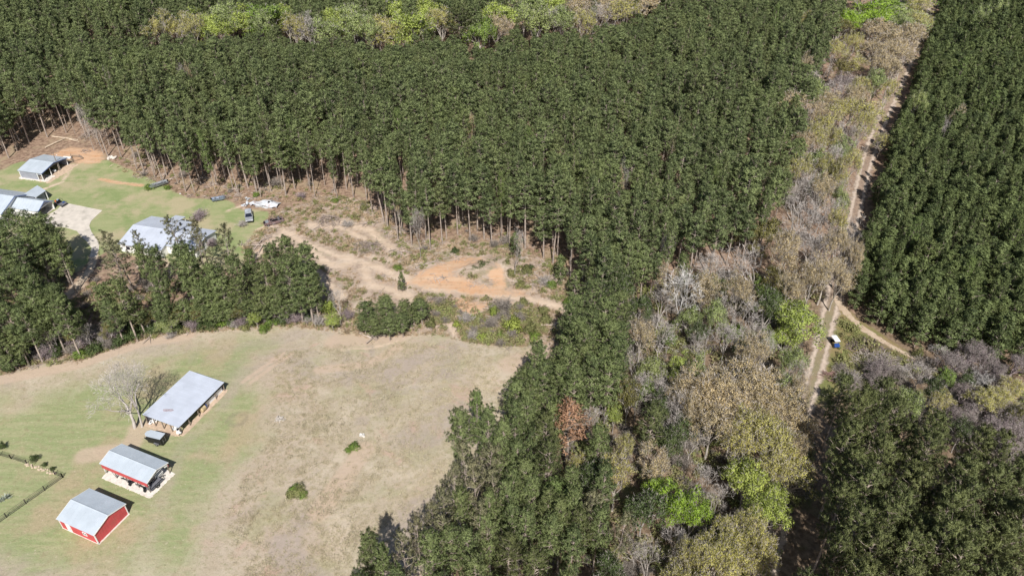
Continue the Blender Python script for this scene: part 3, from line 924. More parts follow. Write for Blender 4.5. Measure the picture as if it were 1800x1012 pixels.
# kind letter, photo x, photo y of the crown's middle, crown radius in photo pixels [, height in metres]
TREES = parse('''
P1015,561,28 P1085,548,28 P1008,598,28 P1035,588,27 P1069,601,28 P948,642,23 P988,648,26 P1022,642,27 P1042,672,26 P1069,669,26 P1085,636,25 P918,682,22 P904,706,27
P1049,484,20,13 P1042,524,22,13 D1069,511,20 D1089,491,22 P1119,462,22 D1102,518,20 D1119,540,22 P1075,460,22 P1062,560,24 P1000,575,20 P985,672,22 P1010,690,24 P955,668,20
H840,733,16,17 P810,765,24,16 P857,763,25 P884,780,23 P925,716,28 X962,778,28,17 X965,819,27,17 P925,846,27 H975,876,28,13 P938,875,24 N857,815,28 N820,829,28 N789,863,25 N782,895,25 N837,859,26 N870,866,24 P897,888,24
N776,942,27 P650,983,25 N711,986,24 P678,1000,22 P759,983,26 P790,962,24 X890,976,28,15 N837,929,25 P925,937,25 P965,942,26 P1005,969,26 D1073,997,26 D1036,852,28 N1033,890,28 P1060,861,24 D1130,900,36 X1141,750,29,16 P1053,785,23
R1002,745,28,17 Y1083,839,33 T1154,815,28 B1046,748,24 B1181,754,28 L1080,731,14,7 Y1100,795,18 J1154,863,24 J1188,892,31 Y1016,829,18 B1188,961,28 B1141,995,26 B1120,955,24 X1020,935,24,15 P985,915,22 P860,905,20 P900,930,20 N1090,940,24
X940,1000,30,14 P840,1010,28 P700,1040,26 P640,1050,26 P780,1050,28 P880,1060,28 P990,1050,30 D1060,1060,32 B1150,1060,30 P930,1110,30 P1040,1130,30 Y1220,1060,34 P600,1090,28 P700,1130,30 P820,1140,30 D1130,1140,34
W1200,511,38,16 T1237,515,30 B1284,470,42 B1247,466,26 B1337,470,30 T1297,519,26 E1262,505,16,9 G1175,600,14,7 G1290,585,14,6 E1350,600,16,8 D1230,590,16,8 D1300,610,16,8 G1140,690,16,8 E1100,690,16,8 D1200,760,22,10 D1160,720,20,10 G1340,510,14,7 B1159,541,26,10 B1163,591,33 B1247,617,24 B1314,560,33 B1324,593,29,10 B1122,689,27 B1156,692,28 B1122,648,22 T1129,590,24 E1149,655,22 L1196,642,18,8 L1186,668,14,7 E1250,560,20 P1200,472,14,12
L1079,729,10,7 E1215,565,20,9 T1180,500,22 E1215,660,20 T1204,700,26 B1275,600,24 B1270,545,26,10 B1190,720,26 O1105,700,20 D1172,780,24 T1215,735,28
T1304,669,58,14 T1237,681,40 T1254,712,44 T1371,719,38 T1324,719,42 T1281,700,48,14 T1345,690,40 Y1325,761,42 T1389,744,38 T1251,750,38 Y1295,787,40 Y1389,838,40 Y1355,794,38 L1311,848,42 L1339,902,33 J1220,905,28 L1369,880,24 B1261,882,25 B1217,848,28 B1301,912,16,7
Y1268,940,34 Y1240,966,32 Y1308,967,36 Y1284,997,34 Y1328,997,28 B1217,780,26,9 Y1210,985,26 Y1268,1050,40 Y1190,1030,30 E1380,690,22 T1414,760,20,9 T1400,700,20 B1402,660,20 E1390,640,22 T1405,800,20
L1398,562,42,11 L1385,600,26,8 T1452,483,34 T1428,500,28 B1405,387,30 B1402,423,26 B1448,402,28 B1428,453,28 B1498,433,16,8 O1348,416,24 O1318,416,22 E1475,352,12 B1415,342,24 O1368,490,24 T1388,510,24 T1328,627,28 B1345,615,22 D1345,545,22 T1376,462,24 B1440,440,22 G1365,525,14,6
J1536,30,36 E1596,27,33 J1495,40,20 Y1415,47,15 J1398,7,18 T1539,59,27 T1580,72,29 T1536,92,28 Y1495,79,17 Y1499,109,22 T1575,104,24 T1566,130,20 M1485,150,24,9 E1539,146,16 B1428,146,20 E1435,168,18 T1388,196,28,13 B1408,217,24 Y1516,203,27 Y1482,200,25
Y1455,222,24 Y1514,228,18 Y1551,250,17,8 Y1428,250,18 B1499,244,20 E1482,271,14 Y1492,294,15 E1435,291,18 B1462,287,22 O1465,311,12 Y1408,304,20 B1415,328,22 E1442,331,16 T1418,123,13 E1590,50,20 Y1610,15,24 G1560,10,28 E1520,-12,30 G1600,-20,36 O1470,50,16 B1405,355,20
B1448,355,20 B1470,375,18 Y1480,320,14 T1440,205,18 B1460,170,18 T1545,120,18 Y1510,165,16 T1590,95,22  B1497,405,18 T1474,492,24 T1500,455,14 Y1560,165,14 T1600,70,20 Y1612,45,20 B1450,120,16 Y1465,95,16 T1460,190,18 B1430,230,18 O1482,122,14 B1420,275,20 T1410,262,18 Y1465,250,18 B1480,235,16 T1500,180,16 B1425,310,18 Y1450,300,16 T1440,340,18 B1480,345,16 Y1465,395,18 B1480,415,18 B1425,380,20 T1385,440,22 T1470,440,20
Y279,49,18 Y312,49,18 L356,42,22 L383,49,18 E406,36,20 L433,38,20 G470,32,23 L500,32,17 Y521,46,16 B544,49,17 E568,49,17 L591,39,16 E623,32,20 L603,44,15 E630,49,18 Y667,52,21 Y697,59,17 L694,26,20 L724,49,24 L761,19,22 L741,26,18 X808,40,25 G849,58,17 L859,29,14 L886,32,20 T872,46,18
E946,12,22 L976,12,18 E943,36,19 B963,36,18 T1003,22,20 E990,36,17 B1040,29,16 Y1027,36,16 T1067,12,20 Y1097,19,20 T1130,0,22 E1085,-4,20 L865,129,8 B943,104,10 Y340,52,14 E455,46,15 E650,55,13 Y775,40,16 E920,20,18 T1020,5,20
T1150,-10,20 E1000,-5,20 Y910,-5,20 G1185,-12,22 B1250,-8,20
D34,395,30,10 P84,407,28 P20,437,28 P57,432,26 P94,430,26 P106,448,18 P40,461,24 P10,464,24 P74,451,22 P20,511,26 P57,504,24 P34,488,22 P74,518,22 P92,540,22 P112,535,18 P60,541,24 P20,565,24 P7,605,24 P20,629,24 P44,572,22 P30,598,24 P84,551,22 P111,558,22 P-15,490,26 P-20,540,26 P-20,590,24 P-20,430,28
N205,464,29,16 N208,437,24,16 P181,528,20,11 P215,528,24 P198,551,20 P128,566,16,9 
N247,432,14,12 N312,412,20,15 N343,416,15,14 N358,432,17,14 P322,467,27 P339,484,24 N396,441,22 P380,494,24 P353,521,24 P282,511,18 P286,535,20 P390,516,22 P353,548,20,9 P380,548,20,9 P403,540,18,9 P275,470,18 P415,480,20 P420,515,18 P255,460,16
H440,463,12,11 P440,488,16,10 P504,447,23 P537,467,25 P477,461,20 P470,498,22 P504,491,23 P537,498,25 P551,511,20 P460,523,20,9 P524,525,22 P488,525,20 P435,535,18,9
L450,560,12,5 s578,540,13,4 L584,565,15,6 B154,587,16,7 B94,587,18,7 B222,553,16,7 B322,537,16,6 B497,543,13,5 V592,528,13,15
P647,546,17,6 P678,540,19,7 P713,544,19,7 P740,542,18,6 P658,570,17,6 P682,570,17,6 P706,564,17,6 P640,565,15,5 Q706,500,8,5 Q727,560,14,5
X1477,700,27,17 X1551,714,27,17 E1592,708,24 X1511,741,30 X1558,752,30 X1491,757,28 X1531,783,30 X1575,790,34 X1482,797,30 X1487,839,34 X1541,831,34 X1629,783,34 X1622,817,34 X1700,807,34 X1741,824,34 X1585,861,39 X1524,882,42 X1612,882,39 X1670,865,40 X1731,868,39 X1775,861,36 X1470,902,32 X1565,909,39 X1690,909,39 X1781,888,38
X1497,951,40 X1551,942,38 X1605,953,40 X1650,922,39 X1741,926,40 X1460,992,26 X1524,986,40 X1578,990,40 X1636,976,40 X1690,969,40 X1741,966,40 X1781,942,38 X1727,997,40 X1673,1007,40 X1800,980,40 X1830,880,40
X1500,1040,42 X1570,1050,42 X1650,1060,42 X1730,1055,42 X1810,1050,42 X1460,1080,42 X1540,1110,44 X1620,1120,44 X1700,1120,44 X1790,1120,44 X1420,1130,42 X1480,1170,46 X1560,1190,46 X1660,1190,46 X1400,1060,34 X1850,960,40
Y1656,708,20,8 Y1731,704,27,8 Y1758,708,24,8 Y1780,690,24,8 Y1639,748,16,7 M1741,753,34 M1721,783,28 M1775,814,28 M1755,720,22 M1795,758,28 M1707,734,22 M1673,738,20 M1560,651,25,6 M1535,659,22,5 B1620,659,25,7 W1721,661,20,7 M1673,645,26 M1708,624,24 B1652,626,22,7 M1761,664,20
M1740,640,22 M1785,640,22 y1615,621,9,3 G1599,704,18,8 D1640,690,18,8 M1690,690,20,6 G1660,668,14,6 D1700,668,14,6 b1500,668,16,3 b1478,668,12,2.5 O1785,735,20,8 D1690,760,18,8
s868,547,9,3 s902,571,17,4.5 s849,592,9,2.2 s802,570,7,2 s854,565,5,1.4 y757,568,10,3 y933,577,12,3 b820,560,14,2 y960,560,12,2.4 y920,530,10,2 g880,588,9,1.4 g940,590,12,1.8 b830,590,12,1.5 y955,545,10,2.2
Q905,436,13,6 Q985,478,14,7 Q1010,505,16,7 g1000,530,12,2.4 g970,500,10,2 y640,365,8,1.6 g590,352,7,1.4 m530,345,9,1.6 g450,342,7,1.4 b1015,555,12,2.4 S930,470,9,1.6 S800,440,8,1.5 B195,152,9,18 T214,146,8,18 B322,146,9,18 T333,142,7,18 E545,132,8,18 T828,238,8,17 B1096,318,9,17 T1088,332,8,17 E1160,60,8,17 T1245,52,9,17 B1262,150,8,17 E1320,115,8,17 H1360,42,8,18 T985,205,7,17 H700,225,9,18 H515,245,9,18 H360,265,9,18 N470,230,9,18 N760,300,9,18 H880,340,9,18 N1180,280,9,18 H1250,330,9,18 N640,170,8,18 H930,260,9,18 T1110,430,14,14 B1180,445,16,14 T700,358,10,15 B735,400,11,14 B905,430,12,14 B148,215,10,15 B165,222,10,14 B158,205,10,15
E1720,30,12,12 E1755,20,10,12 H1690,130,10,12 E1610,185,12,12 H1740,190,10,12 H1600,420,11,12 H1780,420,10,12 H1700,480,11,12 T1680,210,10,11 B1650,230,9,11
S205,602,12,2.4 S232,587,16,3 S249,574,15,3 S158,617,11,2.2 S97,619,14,2.6 E299,572,20,4 S329,560,14,3 S353,570,13,2.5 g463,578,10,2 y430,575,10,1.6 m270,570,12,2 b300,590,10,1.4 m120,600,14,2.4 b180,600,12,2 m60,615,13,2 b410,572,9,1.5 m500,560,10,1.4 b545,560,12,1.6 m610,555,13,2.4 S15,645,12,2.6 g25,632,10,2
m350,377,14,2 m372,428,12,2 m345,385,10,1.6 b425,394,10,1.4 g262,329,9,1.6 g294,329,7,1.4 b610,395,12,1.6 g700,470,8,1.8 S850,465,14,1.4 S870,460,10,1.2 S835,472,9,1.1 y900,480,12,1.8 y925,475,12,2 y915,500,10,1.6 b960,495,14,1.8 y890,462,9,1.4
S170,610,14,2.6 g140,622,12,2.2 m150,600,18,3 S215,595,14,3 S270,577,14,2.6 g290,575,14,2.4 S310,572,14,2.6 m340,573,14,2.4 S370,570,14,2.8 g390,566,12,2.2 S405,563,13,2.6 m425,566,14,2.4 S440,563,12,2.4 g475,566,13,2 S495,562,13,2.4 m520,560,16,2.4 S540,556,12,2 b560,566,13,2 m80,622,16,2.8 g40,632,13,2.4 S65,605,16,3 S110,598,16,3.2 m200,585,18,3.4 S225,570,16,3.2 O130,590,16,5 O190,578,16,5.5 O255,560,16,5.5 O305,552,18,6 O345,548,18,6 O420,548,16,5.5 O60,595,18,6 P240,545,18,9
P70,570,22,11 P290,550,18,10 P325,545,18,10 P370,535,18,10 P468,545,16,9 P500,540,17,9
P1000,650,24 P1055,645,24 P1030,615,24 P1085,600,24 P940,690,22 P930,735,22 P975,745,24 P905,745,22 P880,810,22 P910,815,24 P945,790,24 P1000,860,22 P960,900,22 P900,865,22 P1010,900,22 N760,920,22 P810,900,22 N735,955,22 P860,940,24 P820,965,24 P1050,930,22
Y1350,830,34 Y1380,800,32 T1260,690,40 T1345,735,36 Y1255,990,34 Y1310,935,34 Y1330,970,30
y523,864,18,1.0 g516,859,11,0.9 g531,868,10,0.8 y511,869,9,0.7 g622,784,11,1.1 g612,791,7,.8 S59,805,8,1.6 S78,816,5,.9 S92,823,5,.9 S3,783,7,1.8
''')

ANCH = [  # named places one can find in the photo
    (1002, 790, 'by the rusty dead pine'), (1200, 520, 'by the tall bleached tree'), (1398, 590, 'near the parked cart'),
    (930, 690, 'along the field edge'), (820, 800, 'where the field edge bulges'), (700, 985, 'at the field bottom corner'), (1050, 590, 'at the end of the sand track'),
    (1080, 490, 'beside the plantation corner'), (1290, 690, 'in the broad tan crowns'), (1300, 880, 'beside the shaded lane'), (1170, 880, 'below the tan crowns'),
    (1000, 940, 'at the bottom middle'), (1140, 670, 'in the grey thicket'), (1290, 540, 'among the grey crowns'), (1400, 410, 'beside the narrow road'),
    (1470, 300, 'where the road bends'), (1490, 200, 'over the upper road'), (1560, 60, 'at the road top'),
    (330, 45, 'in the far left hardwoods'), (500, 40, 'in the far pale hardwoods'), (640, 45, 'in the far middle hardwoods'), (740, 40, 'by the far dark pine'), (870, 40, 'above the red trail'), (1000, 20, 'along the top edge'), (1090, 10, 'at the far right hardwoods'),
    (60, 420, 'below the blue-roofed house'), (40, 520, 'at the left edge'), (20, 600, 'above the field left corner'), (190, 470, 'beside the driveway'), (180, 560, 'in the belt gap'), (320, 420, 'against the grey-roofed house'),
    (330, 500, 'below the grey-roofed house'), (400, 530, 'in the belt middle'), (510, 490, 'at the belt right end'), (680, 555, 'in the clump above the field'), (580, 560, 'by the white snag'),
    (1500, 760, 'at the dark block top'), (1500, 900, 'beside the dark lane'), (1600, 850, 'in the dark block middle'), (1720, 850, 'below the mauve thicket'), (1560, 980, 'at the bottom right'), (1740, 960, 'in the bottom right corner'),
    (1740, 770, 'in the mauve thicket'), (1740, 700, 'above the mauve thicket'), (1580, 660, 'beyond the brush pile'), (1690, 645, 'beside the right plantation'),
    (880, 570, 'on the rough bank'), (900, 485, 'at the clay pit'), (240, 590, 'along the field top'), (90, 612, 'at the field left corner'), (480, 570, 'below the belt'),
    (360, 400, 'beside the grey-roofed house'), (620, 785, 'in the open field'), (523, 862, 'in the lower field'), (60, 810, 'along the garden fence'), (280, 330, 'by the old boat'), (650, 430, 'on the cleared ground'),
]


FIELD_TOP = lambda x: float(np.interp(x, [0, 60, 140, 250, 330, 450, 570, 640], [655, 640, 630, 592, 580, 572, 573, 588]))


def plant_all():
    rnd = random.Random(5)
    info = []
    for e in TREES:
        k, px, py, pr = e[:4]
        h = e[4] if len(e) > 4 else KIND[k][5] * rnd.uniform(0.9, 1.12)
        zc = h * (0.71 if KIND[k][0] in ('plantation', 'field', 'big', 'dead', 'open') else 0.62 if KIND[k][0] not in ('shrub', 'twig', 'small') else 0.4)
        if py < 100 and px < 1260: h = 17.5 * rnd.uniform(0.92, 1.08); zc = h * 0.68
        elif px > 1330 and py < 480 and h > 8: h *= 1.2; zc = h * 0.64
        if KIND[k][0] in ('plantation', 'field', 'open', 'big') and h > 16.9 and py < 400: zc = h * 0.72
        if px < 640 and 480 < py < 660 and h > 3 and k != 'W':         # the belt stops short of the mown field
            while h > 4 and to_px((*G(px, py, zc)[:2], 0))[1] > FIELD_TOP(px) - 4: h *= 0.95; zc *= 0.95
        p = G(px, py, zc)
        rad = pr * depth_at(p) / FPX * (1.6 if k == 'R' else 1.14 if KIND[k][0] in ('field', 'big', 'open', 'dead') else 1.6 if px < 1260 and py < 100 and pr > 11 else 1.08 if px < 1330 or py > 480 else 1.25)
        a = min(range(len(ANCH)), key=lambda i: (ANCH[i][0] - px) ** 2 + (ANCH[i][1] - py) ** 2)
        info.append((k, px, py, p, h, rad, a))
    sets = {}
    for i, t in enumerate(info):
        sets.setdefault((t[0], t[6]), []).append(i)
    num = ['', 'second ', 'third ', 'fourth ', 'fifth ', 'sixth ', 'seventh ', 'eighth ', 'ninth ', 'tenth ', 'eleventh ', 'twelfth ']
    cnt = ['', 'one', 'two', 'three', 'four', 'five', 'six', 'seven', 'eight', 'nine', 'ten', 'eleven', 'twelve', 'thirteen']
    for (k, a), ids in sets.items():
        ids.sort(key=lambda i: info[i][1])
        n = len(ids)
        ph = KIND[k][6]
        pl = ph + ('es' if ph.endswith('sh') else 's')
        if 'with' in ph: pl = ph
        for j, i in enumerate(ids):
            _, px, py, p, h, rad, _ = info[i]
            if n == 1:
                lab = f'{ph} {ANCH[a][2]}'
            elif j == 0:
                lab = f'leftmost of the {cnt[min(n, 13)]} {pl} {ANCH[a][2]}'
            elif j == n - 1:
                lab = f'rightmost of the {cnt[min(n, 13)]} {pl} {ANCH[a][2]}'
            else:
                lab = f'{num[min(j, 11)]}from left of {cnt[min(n, 13)]} {pl} {ANCH[a][2]}'
            key = (k, int(px), int(py))
            lab = SPECIAL.get(key, lab)
            plant(k, p.x, p.y, h, rad, rnd.uniform(0, 6.28), rnd.randrange(5), lab, f'{pl} {ANCH[a][2]}' if n > 1 else None)
    return info


SPECIAL = {
    ('V', 592, 528): 'tall white dead snag standing alone above the field edge',
    ('R', 1002, 745): 'dead pine with rusty brown needles on a bare straight trunk',
    ('W', 1200, 511): 'tall bleached dead tree with bare forking limbs over grey thicket',
    ('L', 1398, 562): 'large lime-green tree left of the double-rutted lane beside the cart',
    ('T', 1304, 669): 'largest tan budding oak in the middle of the woods',
    ('H', 840, 733): 'pine with a bright yellow-green top sticking out at the field edge',
    ('s', 902, 571): 'largest lime-green bush on the rough bank above the field',
    ('y', 523, 864): 'largest low bramble clump alone in the lower open field',
}
EXPL = plant_all()


# plantations: jittered planting rows
def rows(P, sp, seed):
    """planting spots at irregular spacing, never closer than a set distance"""
    r = np.random.default_rng(seed)
    lo, hi = P.min(0) - 2, P.max(0) + 2
    q = r.uniform(lo, hi, (int((hi - lo).prod() / sp ** 2 * 3.2), 2))
    q = q[in_poly(q[:, 0], q[:, 1], P)]
    v, _, _ = in_view(q, 8.0)
    q = q[v]
    md = sp * 0.80
    cell, out = {}, []
    for x, y in q:
        a, b = int(x // md), int(y // md)
        ok = True
        for i in (a - 1, a, a + 1):
            for j in (b - 1, b, b + 1):
                for k in cell.get((i, j), ()):
                    if (k[0] - x) ** 2 + (k[1] - y) ** 2 < md * md:
                        ok = False
        if ok:
            cell.setdefault((a, b), []).append((x, y))
            out.append((x, y))
    return np.array(out)


def in_view(pts, z, margin=0.16):
    zz = z - CAM_H
    yy = pts[:, 1] * CP - zz * SP
    up = pts[:, 1] * SP + zz * CP
    px, py = 900 + FPX * pts[:, 0] / yy, 506 - FPX * up / yy
    return (px > -1800 * margin) & (px < 1800 * (1 + margin)) & (py > -1012 * margin) & (py < 1012 * (1 + margin)), px, py


def forest_group(name, kind, pts, hs, rs, seed):
    """all the further trees of one kind as one object: points that carry copies of the tree shapes"""
    r = np.random.default_rng(seed)
    n = len(pts)
    L = TM[kind]
    src = bpy.data.collections.new(name + '_shapes')
    for i, v in enumerate(L):
        o = bpy.data.objects.new(f'{kind}_shape', v[4] or v[0])
        src.objects.link(o)
    me = bpy.data.meshes.new(name)
    me.vertices.add(n)
    me.vertices.foreach_set('co', np.concatenate([pts, np.zeros((n, 1))], 1).astype(np.float32).ravel())
    a = me.attributes.new('turn', 'FLOAT_VECTOR', 'POINT')
    tv = np.zeros((n, 3), np.float32); tv[:, 2] = r.uniform(0, 6.28, n); tv[:, 0] = r.normal(size=n) * 0.03; tv[:, 1] = r.normal(size=n) * 0.03
    a.data.foreach_set('vector', tv.ravel())
    a = me.attributes.new('size', 'FLOAT_VECTOR', 'POINT')
    sv = np.stack([rs / L[0][3], rs / L[0][3], hs / L[0][2]], -1).astype(np.float32)
    a.data.foreach_set('vector', sv.ravel())
    a = me.attributes.new('shape', 'INT', 'POINT')
    a.data.foreach_set('value', r.integers(0, len(L), n).astype(np.int32))
    o = link(name, me)
    ng = bpy.data.node_groups.new(name, 'GeometryNodeTree')
    ng.interface.new_socket('Geometry', in_out='INPUT', socket_type='NodeSocketGeometry')
    ng.interface.new_socket('Geometry', in_out='OUTPUT', socket_type='NodeSocketGeometry')
    N = ng.nodes.new
    gi, go, iop, ci = N('NodeGroupInput'), N('NodeGroupOutput'), N('GeometryNodeInstanceOnPoints'), N('GeometryNodeCollectionInfo')
    ci.inputs[0].default_value = src
    ci.inputs[1].default_value = True
    ci.inputs[2].default_value = True
    e2r = N('FunctionNodeEulerToRotation')

    def na(nm, ty):
        q = N('GeometryNodeInputNamedAttribute'); q.data_type = ty; q.inputs[0].default_value = nm
        return q.outputs[0]
    lk = ng.links.new
    lk(gi.outputs[0], iop.inputs['Points'])
    lk(ci.outputs[0], iop.inputs['Instance'])
    iop.inputs['Pick Instance'].default_value = True
    lk(na('shape', 'INT'), iop.inputs['Instance Index'])
    lk(na('turn', 'FLOAT_VECTOR'), e2r.inputs[0])
    lk(e2r.outputs[0], iop.inputs['Rotation'])
    lk(na('size', 'FLOAT_VECTOR'), iop.inputs['Scale'])
    lk(iop.outputs[0], go.inputs[0])
    md = o.modifiers.new('trees', 'NODES')
    md.node_group = ng
    return o


def plantation(P, kind, sp, seed, h, rc, name, thing, label, group, stuff, gaps=(), nmax=300, cat='pine tree', keepout=2.5, thin=None):
    pts = rows(P, sp, seed)
    r = np.random.default_rng(seed + 1)
    for g, rad in gaps:                           # openings in the stand
        c = np.array(g)
        d = seg_dist(pts[:, 0], pts[:, 1], c, False)
        pts = pts[d > rad]
    ex = np.array([(t[3].x, t[3].y, t[5]) for t in EXPL if t[4] > 4.5])
    d = np.hypot(pts[:, None, 0] - ex[None, :, 0], pts[:, None, 1] - ex[None, :, 1])
    pts = pts[(d > np.maximum(1.2, ex[None, :, 2] * 0.55)).all(1)]
    v, px, py = in_view(pts, h * 0.6)
    pts = pts[v]; px = px[v]; py = py[v]
    n = len(pts)
    hs = h * np.clip(r.normal(1, 0.13, n), 0.6, 1.25)
    rs = rc * np.clip(r.normal(1, 0.24, n), 0.55, 1.6)
    if len(gaps) > 3:                             # the stand is younger next to the creek-side hardwoods
        fd = seg_dist(pts[:, 0], pts[:, 1], gaps[3][0], False)
        fd = np.where(pts[:, 1] < np.interp(pts[:, 0], gaps[3][0][:, 0], gaps[3][0][:, 1]), fd, 99)
        hs = hs * np.clip(0.6 + 0.4 * (fd - 4) / 36, 0.6, 1)
    dist = np.hypot(pts[:, 0], pts[:, 1]) + np.where((px < 0) | (px > 1800) | (py > 1012), 1000, 0)
    o = np.argsort(dist)
    for i in o[:nmax]:
        mk = TM[kind]
        t = empty(thing, (pts[i, 0], pts[i, 1], 0), r.uniform(0, 6.28), label, cat, group)
        t.scale = (rs[i] / mk[0][3], rs[i] / mk[0][3], hs[i] / mk[0][2])
        k = int(r.integers(0, len(mk)))
        link('trunk', mk[k][0], t)
        link('crown', mk[k][1], t)
    rest = o[nmax:]
    f = forest_group(name, kind, pts[rest], hs[rest], rs[rest], seed + 2)
    tag(f, stuff, 'forest', kind='stuff')
    print(name, n)


TRAIL = PW([(836, 112), (837, 132), (835, 165)])
LINE1 = PW([(1040, 150), (1020, 200), (1000, 260), (985, 300)])
LINE2 = PW([(1480, 20), (1450, 140), (1420, 230), (1400, 330)])
FARH = np.array([(t[3].x, t[3].y - 5) for t in EXPL if t[2] < 75 and t[1] < 1140])[np.argsort([t[1] for t in EXPL if t[2] < 75 and t[1] < 1140])]
plantation(MAIN_PINES, 'plantation', 3.55, 3, 16.4, 2.45, 'pine_forest', 'pine_tree',
           'tall bare-trunked plantation pine in the front ranks of the big stand', 'pines in the front ranks of the big plantation',
           'dense stand of dark green plantation pines filling the upper middle', gaps=((TRAIL, 2.0), (LINE2, 1.5), (LINE2, 1.0), (FARH, 3.5)), nmax=100)
plantation(YOUNG_PINES, 'young', 2.85, 13, 10.3, 2.3, 'young_pine_forest', 'young_pine_tree',
           'dark bushy young pine in the near ranks right of the dirt road', 'young pines right of the dirt road',
           'dense stand of dark young pines right of the dirt road')


def scatter(name, kind, regions, sizes, seed, label, cat, holes=(), clump=1.0):
    r = np.random.default_rng(seed)
    P_ = []
    for poly, n in regions:
        lo, hi = poly.min(0), poly.max(0)
        q = r.uniform(lo, hi, (n * 3, 2))
        q = q[in_poly(q[:, 0], q[:, 1], poly)]
        cl = np.sin(q[:, 0] * 0.35 + 1.3 * np.sin(q[:, 1] * 0.21)) * np.sin(q[:, 1] * 0.41 + np.sin(q[:, 0] * 0.17)) + r.normal(size=len(q)) * 0.5
        q = q[np.argsort(-cl * clump + r.uniform(0, 1, len(q)) * (1 - clump))[:n]]
        P_.append(q)
    pts = np.concatenate(P_)
    for poly in holes:
        pts = pts[~in_poly(pts[:, 0], pts[:, 1], poly)]
    for p, w in SAND + ROADS:
        pts = pts[seg_dist(pts[:, 0], pts[:, 1], PW(p), False) > w * 0.8]
    s = r.uniform(sizes[0], sizes[1], len(pts)) * np.clip(r.lognormal(0, 0.35, len(pts)), 0.5, 2.2)
    L = TM[kind]
    f = forest_group(name, kind, pts, s * L[0][2], s * L[0][3], seed)
    tag(f, label, cat, kind='stuff')


ROADS = [([(1410, 730), (1437, 640), (1456, 560), (1464, 525), (1480, 465), (1502, 380), (1522, 290), (1548, 215), (1590, 118)], 4.0),
         ([(1466, 520), (1505, 570), (1545, 597), (1592, 622), (1650, 650)], 2.2), ([(172, 452), (152, 485), (105, 530)], 3.0)]


def tuft(seed, n=16, h=0.5, w=0.05, sp=0.16):
    q = QA()
    r = np.random.default_rng(seed)
    C = np.stack([r.normal(size=n) * sp, r.normal(size=n) * sp, np.zeros(n)], -1)
    q.blades(C, nrm(C * 3 + np.array([0, 0, 1.0])), 3, h, w, 1.6, r)
    return q.arr()


TM['straw'] = [(None, None, 1.0, 1.0, qmesh('straw_tuft', *tuft(i)[:2], [LM['straw']], tint=tuft(i)[2])) for i in range(3)]
gr = [tuft(60 + i, 26, 0.26, 0.05, 0.34) for i in range(4)]
GRASS = leafmat('field_grass', (0.34, 0.305, 0.20), (0.43, 0.37, 0.285), 0.1)
TM['grass'] = [(None, None, 1.0, 1.0, qmesh('grass_tuft', g_[0], g_[1], [GRASS], tint=g_[2])) for g_ in gr]
def sticks(seed):
    q = QA()
    r = np.random.default_rng(seed)
    for i in range(9):
        a, L = r.uniform(0, 6.28), r.uniform(0.4, 1.1)
        c = np.array([r.normal() * 0.5, r.normal() * 0.5, r.uniform(0.03, 0.2)])
        d = np.array([math.cos(a) * L, math.sin(a) * L, r.normal() * 0.08])
        q.tube([c - d, c, c + d], [0.05, 0.045, 0.02], 4)
    return q.arr()


SLASH = mat('slash_wood', (0.40, 0.33, 0.28), 0.95, var=0.35, scale=0.6)
TM['stick'] = [(None, None, 1.0, 1.0, qmesh('slash_shape', sticks(70 + i)[0], sticks(70 + i)[1], [SLASH])) for i in range(4)]
TM['weed'] = []
for i in range(4):
    w_, c_ = shrub(200 + i, 0.7, 0.6, 16, 9, 0.12, 4)
    a_, b_, t_ = c_.arr()
    TM['weed'].append((None, None, 1.0, 1.0, qmesh('weed_clump', a_, b_, [LM['weed']], tint=t_)))
TM['twigstuff'] = [(None, None, 1.8, 1.5, qmesh('brush_shape', *twigbush(190 + i).arr()[:2], [mat('undergrowth_twigs', (0.27, 0.235, 0.205), 0.95, var=0.4, scale=0.5)])) for i in range(4)]
WOODS_ALL = PW([(1000, 600), (1160, 500), (1300, 480), (1440, 520), (1430, 700), (1420, 850), (1340, 1020), (1250, 1100), (640, 1100), (720, 1000), (780, 900), (900, 740), (960, 640)])
RIGHT_SCRUB = PW([(1470, 640), (1590, 650), (1700, 640), (1800, 660), (1860, 860), (1700, 830), (1640, 770), (1470, 720)])
BELT = PW([(-60, 470), (60, 470), (200, 500), (300, 490), (420, 520), (560, 530), (570, 574), (450, 574), (330, 584), (250, 596), (140, 634), (60, 645), (0, 660), (-100, 690)])
BANK = PW([(760, 530), (1000, 550), (1010, 600), (965, 612), (850, 606), (760, 590)])
FRONT = PW([(190, 290), (275, 325), (330, 346), (480, 358), (630, 356), (740, 460), (850, 436), (960, 474), (1020, 550), (1060, 520), (1000, 450), (850, 400), (700, 380), (550, 320), (330, 310), (230, 260)])
scatter('weeds', 'weed', [(BRUSH, 1500), (BANK, 900), (FRONT, 500), (CLEAR_R, 260), (BELT, 1200)], (0.5, 1.3), 41, 'low weeds and seedlings over the rough ground', 'weeds', holes=[ORANGE[0], ORANGE[1]])
scatter('dry_grass', 'straw', [(BRUSH, 5200), (BANK, 1500), (FRONT, 1500), (BELT, 1800)], (0.5, 1.1), 43, 'dry straw-coloured grass tufts on the rough ground', 'grass', holes=[ORANGE[0], ORANGE[1]])
BUILT = [PW(q) for q in ([(170, 822), (220, 775), (300, 810), (305, 845), (265, 872)], [(98, 905), (150, 855), (230, 885), (225, 905), (172, 957), (105, 930)], [(248, 740), (335, 650), (400, 672), (400, 692), (318, 765)])]
DRY = PW([(480, 620), (640, 600), (960, 610), (900, 740), (830, 860), (760, 960), (620, 1030), (420, 1100), (400, 900), (470, 760)])
scatter('green_understory', 'weed', [(WOODS_ALL, 800), (RIGHT_SCRUB, 160), (CLEAR_R, 60)], (1.2, 2.6), 57, 'low green brush under the mixed woods', 'undergrowth')
